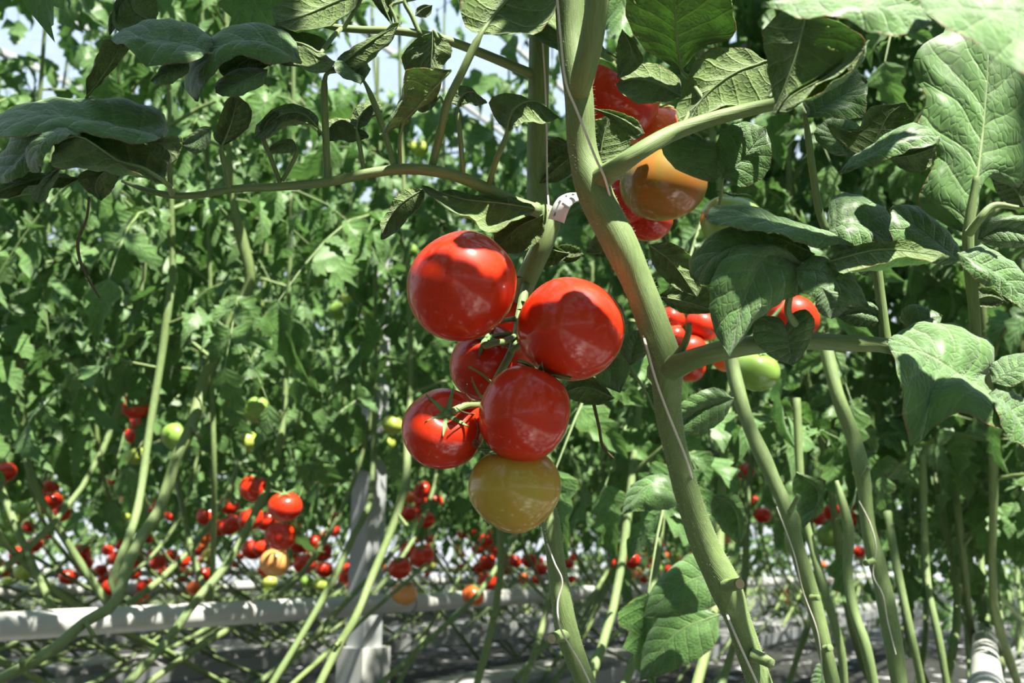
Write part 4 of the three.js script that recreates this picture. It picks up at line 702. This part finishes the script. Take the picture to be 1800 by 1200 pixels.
lf(A, 't', 0.615, [[212, 292], [180, 305], [168, 330], [178, 352]], [[180, 293], [140, 308], [150, 335]], [[213, 305], [203, 328], [192, 342]], { l: 1, r: 1, sw: 4, flip: true });
lf(A, 't', 0.60, [[106, 293], [88, 312], [72, 335], [66, 356]], [[95, 296], [72, 318], [54, 345]], [[102, 312], [90, 335], [82, 352]], { sw: 4 });
lf(A, 't', 0.63, [[256, 246], [285, 255], [300, 272], [297, 291]], [[285, 241], [320, 240], [314, 275]], [[262, 262], [275, 278]], { sw: 4, flip: true });
lf(A, 't', 0.64, [[372, 224], [352, 240], [318, 255]], [[358, 222], [335, 236]], [[370, 250], [352, 270], [332, 266]], { sw: 4 });
lf(A, 't', 0.68, [[391, 258], [408, 212], [418, 168]], [[374, 240], [386, 205], [400, 172]], [[412, 245], [438, 222], [442, 190]], { stalk: [[402, 330], [398, 300], [391, 275]], sw: 10, flip: true });
// B: a leaf above it, seen mostly from below
const B = leafOf(vineB);
stalkOf(B, [[944, 135, 4], [905, 118, 3], [850, 95, 2], [800, 76, 1], [750, 62, 0], [690, 54, 0], [630, 52, 0], [575, 45, 0], [545, 30, 0]], [20, 18, 17, 16, 15, 14, 13, 12, 8], 0.74);
lf(B, 'u', 0.72, [[762, 52], [760, 85], [757, 124]], [[728, 72], [704, 100], [715, 132]], [[785, 70], [797, 90], [780, 118]], { stalk: [[770, 68], [764, 56]], sw: 6, l: 2, r: 1 });
lf(B, 'u', 0.74, [[690, 45], [670, 0], [655, -50]], [[660, 10], [635, -30]], [[690, 5], [690, -35]], { stalk: [[682, 54], [688, 48]], sw: 6 });
lf(B, 'u', 0.74, [[740, -5], [735, -40], [720, -80]], [[715, -25], [700, -60]], [[755, -30], [750, -60]], { stalk: [[700, 54], [694, 30], [688, 10]], sw: 7 });
lf(B, 'u', 0.73, [[762, -5], [770, -45], [790, -90]], [[745, -30], [750, -65]], [[800, -30], [815, -60]], { stalk: [[738, 60], [725, 30], [712, 0]], sw: 9 });
lf(B, 'u', 0.73, [[760, 10], [745, 15], [730, 28]], [[745, 8], [732, 15]], [[757, 25], [745, 32]], { sw: 3 });
lf(B, 't', 0.70, [[640, -15], [590, 5], [530, 30], [484, 42]], [[590, -20], [520, -15], [480, 5]], [[610, 25], [565, 45], [520, 58]], { l: 2, r: -2, sw: 8, flip: true, stalk: [[605, 48, 3], [622, 20, 1]] });
lf(B, 't', 0.68, [[560, 95], [535, 80], [490, 72], [440, 70]], [[585, 75], [550, 58], [495, 48], [450, 52]], [[592, 110], [568, 128], [525, 118], [470, 95]], { stalk: [[600, 50, 6], [585, 65, 3], [570, 85, 1]], sw: 9, l: 3, r: -2, flip: true });
lf(B, 't', 0.655, [[530, 110], [462, 75], [400, 82], [352, 128], [346, 178]], [[505, 58], [440, 49], [375, 70], [335, 112], [328, 155]], [[480, 112], [420, 98], [388, 112], [362, 140]], { l: 3, r: -2, sw: 8, nt: 26 });
lf(B, 'u', 0.67, [[490, 98], [430, 108], [398, 140]], [[455, 90], [410, 98], [385, 120]], [[465, 122], [430, 138], [408, 150]], { sw: 6, l: 1, r: -1 });
lf(B, 't', 0.645, [[470, 122], [425, 142], [380, 163]], [[445, 122], [405, 128], [380, 145]], [[465, 148], [430, 168], [395, 170]], { sw: 5, l: 2, r: -1 });
lf(B, 't', 0.64, [[365, 92], [325, 78], [280, 70], [190, 70]], [[375, 66], [345, 50], [285, 40], [225, 53]], [[345, 112], [300, 118], [258, 118], [235, 95], [215, 80]], { l: 3, r: -2, sw: 6, nt: 26, stalk: [[420, 95, 4], [390, 98, 1]] });
lf(B, 't', 0.635, [[335, 103], [300, 127], [266, 143]], [[310, 108], [282, 126]], [[330, 132], [300, 148], [280, 150]], { sw: 4, l: 2, r: -1 });
lf(B, 'u', 0.65, [[150, 172], [182, 128], [205, 92], [215, 70]], [[158, 132], [172, 95], [182, 68]], [[186, 140], [214, 106], [233, 82]], { sw: 7, l: -1, r: 1 });
lf(B, 'u', 0.70, [[270, 40], [235, 20], [225, -30]], [[240, 48], [205, 52], [195, 20]], [[280, 15], [270, -20]], { sw: 5, l: -2, r: 2 });
lf(B, 't', 0.69, [[232, -15], [205, 20], [193, 62]], [[215, -5], [192, 35]], [[222, 15], [208, 45]], { sw: 4 });
// D: small leaves below the arched stalk
const D = leafOf(vineB);
stalkOf(D, [[950, 368, 2], [930, 372, 1], [905, 372, 0], [880, 360, 0]], [12, 10, 8, 6], 0.74);
lf(D, 'u', 0.72, [[748, 332], [705, 360], [684, 388], [670, 420]], [[720, 330], [690, 352], [670, 385]], [[745, 352], [715, 382], [690, 412]], { sw: 5, l: 2, r: -1 });
lf(D, 't', 0.715, [[940, 368], [880, 358], [810, 350], [742, 327]], [[900, 345], [850, 342], [795, 332]], [[905, 392], [860, 408], [830, 380], [805, 372], [760, 350]], { sw: 5, l: 2, r: -2, flip: true });
lf(D, 't', 0.75, [[955, 378], [910, 400], [868, 442]], [[915, 378], [872, 405]], [[955, 415], [915, 445]], { sw: 5, flip: true });
lf(D, 'u', 0.77, [[1012, 268], [980, 295], [948, 322]], [[985, 272], [960, 298]], [[1008, 300], [980, 320]], { sw: 4 });
lf(D, 't', 0.78, [[1000, 250], [975, 262], [958, 285]], [[980, 240], [958, 250]], [[1000, 272], [975, 285]], { sw: 4, flip: true });
lf(D, 't', 0.79, [[1000, 446], [955, 440], [915, 470]], [[965, 428], [930, 438]], [[985, 462], [945, 475]], { sw: 4, flip: true });
lf(D, 't', 0.80, [[975, 440], [1000, 452], [1025, 448]], [[985, 430], [1018, 434]], [[985, 458], [1010, 462]], { sw: 4, stalk: [[960, 470], [968, 455]], flip: true });
lf(D, 't', 0.78, [[1075, 430], [1050, 445], [1030, 443]], [[1055, 405], [1038, 425]], [[1080, 448], [1055, 452]], { sw: 4, flip: true });
// E: the leaf at the fork above the branching stem's first joint
const E = leafOf(vineA);
stalkOf(E, [[1056, -60, -3.5], [1048, 20, -2.5], [1038, 80, -1.5], [1026, 130, -0.5], [1018, 170, 2]], [38, 40, 42, 42, 36], 0.67);
lf(E, 'u', 0.75, [[1090, 130], [1040, 98], [970, 50], [880, -15]], [[1060, 105], [1000, 92], [940, 66], [885, 30]], [[1060, 75], [1025, 20], [985, -30], [930, -50]], { l: -1, r: 3, sw: 8, stalk: [[1140, 175, 3], [1115, 150, 1]] });
lf(E, 't', 0.69, [[1044, 192], [1085, 205], [1133, 235]], [[1075, 193], [1120, 210]], [[1070, 208], [1100, 232], [1115, 246]], { sw: 4, flip: true });
lf(E, 'u', 0.70, [[1054, 290], [1060, 245], [1072, 202]], [[1042, 260], [1042, 215]], [[1090, 272], [1112, 245], [1100, 212]], { sw: 6, l: 1, r: 0 });
// F: the upper leaf stalk and all that hangs from it
const F = leafOf(vineA);
stalkOf(F, [[1036, 328, 3.5], [1062, 310, 1.6], [1090, 290, 0.8], [1125, 266, 0.6], [1180, 235, 1.5], [1250, 210, 2], [1320, 192, 2], [1400, 172, 1], [1440, 150, 0]], [46, 42, 34, 31, 30, 27, 25, 20, 14], 0.66);
lf(F, 'u', 0.74, [[1198, 124], [1190, 70], [1186, 10], [1184, -70]], [[1150, 98], [1118, 70], [1098, 25], [1105, -40]], [[1240, 82], [1292, 66], [1290, 10], [1262, -50]], { l: 1, r: -1, sw: 8, m: [1, -4], nt: 26, stalk: [[1255, 205, -5], [1230, 165, -4], [1208, 135, -1]] });
lf(F, 't', 0.73, [[1094, 52], [1110, 95], [1086, 138]], [[1086, 70], [1083, 105]], [[1118, 78], [1132, 105], [1110, 128]], { sw: 4, flip: true });
lf(F, 'u', 0.74, [[1198, 172], [1160, 150], [1120, 140], [1083, 148]], [[1190, 130], [1155, 108], [1115, 112]], [[1170, 180], [1125, 178], [1095, 168]], { l: 2, r: -2, sw: 6, stalk: [[1190, 232, -6], [1210, 200, -3], [1205, 180]] });
lf(F, 'u', 0.70, [[1352, 108], [1290, 130], [1235, 175], [1203, 238]], [[1300, 80], [1250, 84], [1212, 120], [1190, 190]], [[1362, 150], [1330, 190], [1280, 182], [1235, 205]], { l: 2, r: -2, sw: 7, nt: 26, stalk: [[1395, 172, -2], [1380, 135, -1]] });
lf(F, 'u', 0.53, [[1420, 22], [1405, 80], [1385, 140], [1360, 200]], [[1370, 22], [1335, 50], [1345, 110], [1352, 165]], [[1490, 45], [1528, 78], [1490, 120], [1430, 155], [1385, 192]], { l: 2, r: -2, sw: 8, nt: 26 });
lf(F, 'u', 0.52, [[1528, 72], [1470, 125], [1395, 168], [1362, 200]], [[1505, 85], [1440, 132], [1385, 165]], [[1520, 95], [1470, 140], [1405, 182]], { sw: 4, l: 0, r: -1 });
lf(F, 't', 0.44, [[1340, 8], [1430, 12], [1530, 15], [1645, 42]], [[1400, -12], [1510, -15], [1600, 8]], [[1400, 32], [1490, 45], [1570, 64]], { l: 3, r: -2, sw: 6 });
lf(F, 't', 0.40, [[1880, 40], [1790, 20], [1700, 15], [1605, -15]], [[1850, -60], [1750, -70], [1660, -50]], [[1850, 150], [1800, 142], [1740, 105], [1680, 75], [1640, 50]], { l: 4, r: -3, sw: 6, nt: 28 });
lf(F, 't', 0.72, [[1235, 245], [1215, 275], [1252, 322]], [[1195, 235], [1160, 250], [1178, 285], [1218, 312]], [[1258, 250], [1272, 290], [1265, 312]], { sw: 5, l: 1, r: 0, stalk: [[1200, 228, -4], [1220, 232, -1]] });
lf(F, 't', 0.71, [[1272, 312], [1300, 285], [1325, 255], [1345, 222]], [[1256, 280], [1262, 240], [1300, 214]], [[1305, 330], [1345, 312], [1358, 268]], { sw: 6, l: 1, r: -1, stalk: [[1262, 375, 2], [1268, 340, 1]] });
// G: the lower leaf stalk, its drooping lobed leaflets and the sunlit ones at the end
const G = leafOf(vineA);
stalkOf(G, [[1158, 655, 3], [1186, 645, 1], [1212, 634, -1], [1250, 621, -2.5], [1300, 610, -3], [1370, 602, -3], [1430, 600, -3], [1500, 604, -3], [1560, 608, -3], [1640, 640, -6], [1740, 692, -9]], [52, 46, 38, 35, 33, 31, 30, 28, 26, 16, 12], 0.66);
stalkOf(G, [[1428, 602, -3], [1412, 590, -3.5], [1400, 572, -4], [1385, 545, -5], [1400, 480, -6]], [20, 16, 14, 12, 9], 0.66);
stalkOf(G, [[1558, 608, -3], [1552, 560, -3], [1546, 510, -3], [1538, 450, -3], [1535, 425, -3]], [20, 18, 17, 18, 10], 0.67);
stalkOf(G, [[1452, 405, 0], [1440, 370, 0], [1430, 310, 0], [1422, 250, 0], [1415, 200, 0]], [14, 14, 13, 12, 8], 0.68);
stalkOf(G, [[1716, 600, 0], [1712, 540, 0], [1704, 470, 0], [1702, 410, 0], [1716, 310, 0]], [18, 20, 20, 20, 12], 0.62);
stalkOf(G, [[1703, 410, 0], [1722, 385, -1], [1745, 362, -1], [1790, 365, -1]], [16, 14, 12, 8], 0.61);
lf(G, 't', 0.59, [[1410, 470], [1350, 456], [1310, 525], [1283, 627]], [[1365, 432], [1295, 438], [1250, 485], [1252, 570]], [[1420, 508], [1375, 532], [1328, 568], [1302, 600]], { l: 0, r: 0, m: [2, -2], sw: 7, nt: 28 });
lf(G, 't', 0.605, [[1395, 462], [1315, 430], [1252, 452], [1222, 495]], [[1355, 418], [1300, 402], [1245, 418], [1215, 458]], [[1372, 478], [1312, 458], [1268, 482], [1242, 503]], { sw: 6, l: 2, r: -1 });
lf(G, 't', 0.595, [[1400, 472], [1455, 482], [1525, 538]], [[1440, 448], [1485, 478], [1515, 508]], [[1405, 508], [1448, 530], [1495, 538]], { sw: 5, l: 2, r: -1 });
lf(G, 't', 0.58, [[1445, 505], [1458, 530], [1462, 560]], [[1432, 530], [1442, 552]], [[1475, 515], [1490, 535], [1480, 552]], { sw: 4 });
lf(G, 't', 0.61, [[1500, 430], [1400, 408], [1320, 384], [1240, 378]], [[1440, 412], [1360, 395], [1305, 362], [1262, 364]], [[1420, 428], [1340, 410], [1290, 402], [1255, 394]], { sw: 5, l: 3, r: -2 });
lf(G, 'u', 0.62, [[1432, 448], [1385, 426], [1330, 408]], [[1405, 418], [1370, 410]], [[1410, 462], [1362, 442]], { sw: 5, l: 1, r: -1 });
lf(G, 't', 0.62, [[1381, 574], [1386, 602], [1393, 642]], [[1370, 558], [1334, 558], [1322, 590], [1345, 620], [1376, 637]], [[1390, 553], [1416, 543], [1432, 565], [1422, 602], [1405, 632]], { sw: 4, teeth: 0.02 });
lf(G, 't', 0.565, [[1742, 692], [1690, 660], [1630, 622], [1560, 600]], [[1732, 652], [1744, 612], [1700, 578], [1640, 571], [1588, 582]], [[1768, 758], [1720, 735], [1675, 724], [1605, 786], [1584, 725], [1580, 660]], { l: 4, r: -3, sw: 9, nt: 30, ns: 8, quilt: 0.0018 });
lf(G, 't', 0.555, [[1740, 690], [1770, 715], [1815, 780]], [[1765, 685], [1810, 720]], [[1750, 730], [1772, 762], [1800, 790]], { l: 2, r: -2, sw: 5 });
lf(G, 't', 0.57, [[1745, 672], [1780, 650], [1830, 625]], [[1742, 640], [1790, 622]], [[1780, 680], [1820, 655]], { l: 2, r: -1, sw: 7 });
lf(G, 't', 0.60, [[1684, 444], [1740, 474], [1815, 555]], [[1735, 438], [1790, 470], [1818, 515]], [[1710, 488], [1765, 520], [1795, 548]], { l: 2, r: -1, sw: 6 });
lf(G, 'u', 0.60, [[1455, 462], [1550, 440], [1668, 452]], [[1495, 432], [1590, 424], [1640, 436]], [[1500, 476], [1585, 458], [1630, 456]], { l: 1, r: -3, sw: 6 });
lf(G, 't', 0.655, [[1692, 462], [1640, 420], [1566, 366]], [[1680, 432], [1640, 385], [1600, 358]], [[1640, 466], [1590, 458], [1566, 415]], { l: 2, r: -1, sw: 6 });
lf(G, 't', 0.69, [[1536, 488], [1510, 445], [1452, 415]], [[1560, 450], [1530, 412], [1485, 398]], [[1510, 482], [1475, 455]], { l: 1, r: -1, sw: 6 });
lf(G, 't', 0.68, [[1452, 408], [1500, 390], [1572, 435]], [[1465, 345], [1515, 342], [1560, 380]], [[1470, 425], [1520, 436]], { l: 2, r: -1, sw: 5 });
lf(G, 't', 0.64, [[1562, 566], [1520, 545], [1470, 555]], [[1545, 538], [1500, 528]], [[1530, 575], [1495, 572]], { sw: 4 });
lf(G, 't', 0.65, [[1605, 585], [1625, 562], [1656, 556]], [[1582, 560], [1590, 538], [1632, 540]], [[1625, 584], [1648, 575]], { sw: 4, l: 1, r: -1 });
lf(G, 'u', 0.63, [[1708, 528], [1740, 520], [1768, 530]], [[1715, 505], [1750, 508]], [[1725, 540], [1752, 540]], { sw: 4 });
// the big upright sunlit leaflet and its neighbours
const H = leafOf(vineA);
lf(H, 't', 0.625, [[1704, 408], [1718, 310], [1728, 230], [1737, 120], [1742, 15]], [[1665, 398], [1610, 352], [1640, 285], [1604, 228], [1626, 178], [1604, 132], [1608, 86], [1652, 62], [1670, 20]], [[1716, 375], [1716, 325], [1735, 305], [1795, 332], [1815, 250], [1815, 150], [1798, 90], [1780, 30]], { sw: 13, nt: 34, ns: 9, m: [0, 5], l: 0.5, r: 0.5, quilt: 0.0026, wave: 0.003, stalk: [[1704, 450], [1702, 430]] });
lf(H, 't', 0.585, [[1476, 304], [1540, 272], [1600, 240], [1652, 246]], [[1520, 272], [1570, 238], [1615, 220], [1645, 232]], [[1540, 294], [1595, 268], [1640, 256]], { sw: 5, l: 2, r: -1 });
lf(H, 'u', 0.60, [[1565, 278], [1605, 272], [1645, 258]], [[1600, 262], [1630, 256]], [[1585, 298], [1620, 304], [1645, 280]], { sw: 4 });
lf(H, 'u', 0.69, [[1520, 280], [1540, 245], [1560, 205], [1590, 180]], [[1482, 255], [1456, 222], [1505, 230], [1525, 190]], [[1575, 262], [1600, 240], [1608, 200]], { sw: 5 });
lf(H, 't', 0.67, [[1420, 205], [1470, 175], [1525, 145]], [[1410, 165], [1455, 138], [1500, 120]], [[1460, 208], [1520, 205], [1526, 170]], { sw: 6, l: 1, r: -1 });
lf(H, 't', 0.76, [[1500, 278], [1470, 245], [1448, 212]], [[1455, 268], [1430, 235]], [[1528, 240], [1490, 205], [1465, 203]], { sw: 5 });
lf(H, 'u', 0.68, [[1800, 365], [1780, 330], [1740, 310]], [[1815, 335], [1780, 315]], [[1790, 368], [1755, 345]], { sw: 4 });
lf(H, 't', 0.70, [[1720, 420], [1760, 400], [1830, 420]], [[1725, 392], [1770, 378], [1820, 385]], [[1740, 432], [1790, 436]], { sw: 5 });
// J: leaves lower down between and behind the stems
const J = leafOf(vineA);
lf(J, 't', 0.74, [[1108, 642], [1112, 615], [1125, 578]], [[1092, 620], [1098, 588]], [[1128, 632], [1145, 605], [1138, 582]], { sw: 5, stalk: [[1150, 720], [1130, 680], [1110, 650]] });
lf(J, 't', 0.80, [[1140, 430], [1180, 460], [1225, 522]], [[1180, 425], [1225, 460], [1235, 500]], [[1150, 470], [1185, 505]], { sw: 5, flip: true });
lf(J, 't', 0.82, [[1155, 520], [1205, 530], [1262, 548]], [[1200, 495], [1250, 510]], [[1190, 548], [1235, 552]], { sw: 5, flip: true });
lf(J, 't', 0.82, [[1080, 545], [1060, 600], [1090, 690]], [[1075, 520], [1095, 540], [1110, 640]], [[1040, 600], [1050, 670]], { sw: 5 });
lf(J, 'u', 0.84, [[1080, 700], [1030, 680], [985, 690]], [[1050, 665], [1005, 662]], [[1055, 712], [1010, 705]], { sw: 5 });
lf(J, 't', 0.95, [[1290, 700], [1230, 720], [1180, 760]], [[1260, 680], [1205, 700], [1180, 730]], [[1270, 740], [1225, 765]], { sw: 5 });
for (const [x, d, list] of [[0, 1.1, [[1200, 880], [1145, 850], [1090, 905]]], [0, 1.15, [[1290, 1005], [1210, 1020], [1130, 1085]]], [0, 1.2, [[1265, 1080], [1190, 1110], [1125, 1195]]], [0, 1.1, [[1460, 1165], [1445, 1185], [1425, 1215]]], [0, 1.2, [[1255, 870], [1290, 895], [1300, 960]]], [0, 1.1, [[1400, 830], [1440, 870], [1410, 930]]]]) {
  const [a, b, c] = list, nx = -(c[1] - a[1]), ny = c[0] - a[0], k = 0.34;
  lf(J, 't', d, list, [[(a[0] + b[0]) / 2 + nx * k * 0.8, (a[1] + b[1]) / 2 + ny * k * 0.8], [(b[0] + c[0]) / 2 + nx * k * 0.6, (b[1] + c[1]) / 2 + ny * k * 0.6]], [[(a[0] + b[0]) / 2 - nx * k * 0.8, (a[1] + b[1]) / 2 - ny * k * 0.8], [(b[0] + c[0]) / 2 - nx * k * 0.6, (b[1] + c[1]) / 2 - ny * k * 0.6]], { sw: 5, l: 2, r: -1 });
}
// the withered shoot that hangs from the arched leaf, and another by the lowest ripe fruit
solo('dry_tendril', R([[157, 345, 0.62], [152, 385, 0.62], [137, 425, 0.62], [140, 455, 0.62], [155, 490, 0.62], [175, 523, 0.62]], [4, 4, 5, 5, 4, 3]), dryMat, 'thin withered brown shoot hanging from the arched leaf', 'tendril');
solo('dry_tendril', R([[1040, 690, 0.86], [1045, 715, 0.86], [1053, 750, 0.86], [1060, 785, 0.86], [1078, 805, 0.86]], [9, 8, 7, 7, 5]), dryMat, 'withered grey shoot hanging behind the ripe fruit beside the stem', 'tendril');

// K: unseen leaflets added above the frame, shaped to shade the truss and leaves below
function onBall(x, y, bx, by, br, d) {       // the point of a round fruit that shows at a pixel
  const c = P(bx, by, d), r = br * d / FPX, dir = P(x, y, 1).sub(CAM).normalize(), m = c.clone().sub(CAM), b = m.dot(dir), h = r * r - (m.lengthSq() - b * b);
  return CAM.clone().addScaledVector(dir, b - Math.sqrt(Math.max(0, h)));
}
function over(parent, d, t, mid, L, R) {  // added leaflet: the outline of the wanted shadow, shifted towards the sun
  const at = (l) => l.map(([x, y, z]) => (z ? P(x, y, z) : Array.isArray(d) ? onBall(x, y, ...d) : P(x, y, d)).addScaledVector(SUN_DIR, t));
  part('leaflet', loft(at(mid), at(L), at(R), { face: 'u', seed: leafSeed++, stalkR: 0.001, teeth: 0 }), LEAF, parent);
}
const K = leafOf(vineA);
const B1 = [812, 503, 95, 0.665], B2 = [1003, 578, 91, 0.665], B3 = [922, 726, 80, 0.645], B5 = [905, 858, 80, 0.655];
over(K, B1, 0.40, [[735, 475], [790, 505], [850, 562], [885, 592]], [[748, 480], [785, 497], [818, 532], [840, 570], [860, 598]], [[735, 530, 0.642], [775, 552, 0.632], [835, 578, 0.63]]);
over(K, B1, 0.26, [[795, 426], [840, 432], [890, 440], [898, 520]], [[830, 408], [872, 414], [908, 470]], [[805, 441], [835, 447], [884, 453], [887, 530]]);
over(K, B2, 0.30, [[928, 548], [985, 580], [1045, 630], [1092, 640]], [[950, 542], [984, 546], [985, 518], [1016, 516], [1048, 556], [1070, 608]], [[930, 600, 0.615], [980, 625, 0.605], [1050, 640, 0.605]]);
over(K, B3, 0.34, [[838, 690], [920, 700], [1005, 720]], [[865, 648], [925, 634], [985, 664]], [[850, 765, 0.59], [920, 770, 0.585], [990, 765, 0.59]]);
over(K, B5, 0.38, [[820, 850], [905, 840], [990, 850]], [[850, 795], [905, 782], [965, 795]], [[838, 880, 0.60], [905, 885, 0.595], [972, 880, 0.60]]);
over(K, 0.60, 0.32, [[1400, 350], [1380, 440], [1330, 530], [1290, 605]], [[1300, 375], [1220, 420], [1210, 510], [1250, 570]], [[1520, 400], [1540, 500], [1440, 575], [1340, 590]]);
over(K, 0.60, 0.36, [[1400, 520], [1340, 600], [1260, 700], [1215, 790]], [[1300, 500], [1200, 560], [1140, 660], [1160, 760]], [[1460, 560], [1410, 650], [1320, 740]]);
over(K, 0.655, 0.32, [[1100, 460], [1150, 570], [1195, 715]], [[1062, 490], [1095, 610], [1145, 715]], [[1150, 462], [1205, 560], [1235, 690]]);
over(K, 0.66, 0.34, [[1000, -30], [1030, 150], [1062, 375]], [[965, 10], [975, 160], [1000, 340]], [[1060, 0], [1085, 200], [1095, 355]]);
over(K, 0.675, 0.52, [[1195, 810], [1240, 960], [1315, 1180]], [[1150, 860], [1195, 1010], [1270, 1170]], [[1255, 840], [1315, 1010], [1370, 1170]]);
const M = leafOf(vineB);  // oversized leaflets added out of view to keep sun off leaves A and B
over(M, 0.62, 0.46, [[330, 240], [150, 240], [-60, 250]], [[300, -40], [120, -90], [-60, -60]], [[300, 520], [120, 570], [-60, 520]]);
over(M, 0.65, 0.50, [[640, 110], [400, 100], [160, 110]], [[560, -120], [380, -170], [200, -120]], [[560, 330], [380, 380], [200, 340]]);
over(M, 0.70, 0.44, [[840, 250], [700, 230], [560, 250]], [[800, 150], [700, 130], [600, 160]], [[800, 330], [700, 345], [600, 335]]);
over(K, 0.555, 0.30, [[1570, 640, 0.548], [1640, 700, 0.54], [1735, 745, 0.545]], [[1600, 636, 0.552], [1650, 662, 0.552], [1705, 702, 0.552]], [[1570, 780, 0.53], [1630, 830, 0.525], [1710, 790, 0.53]]);

renderer.render(scene, camera);
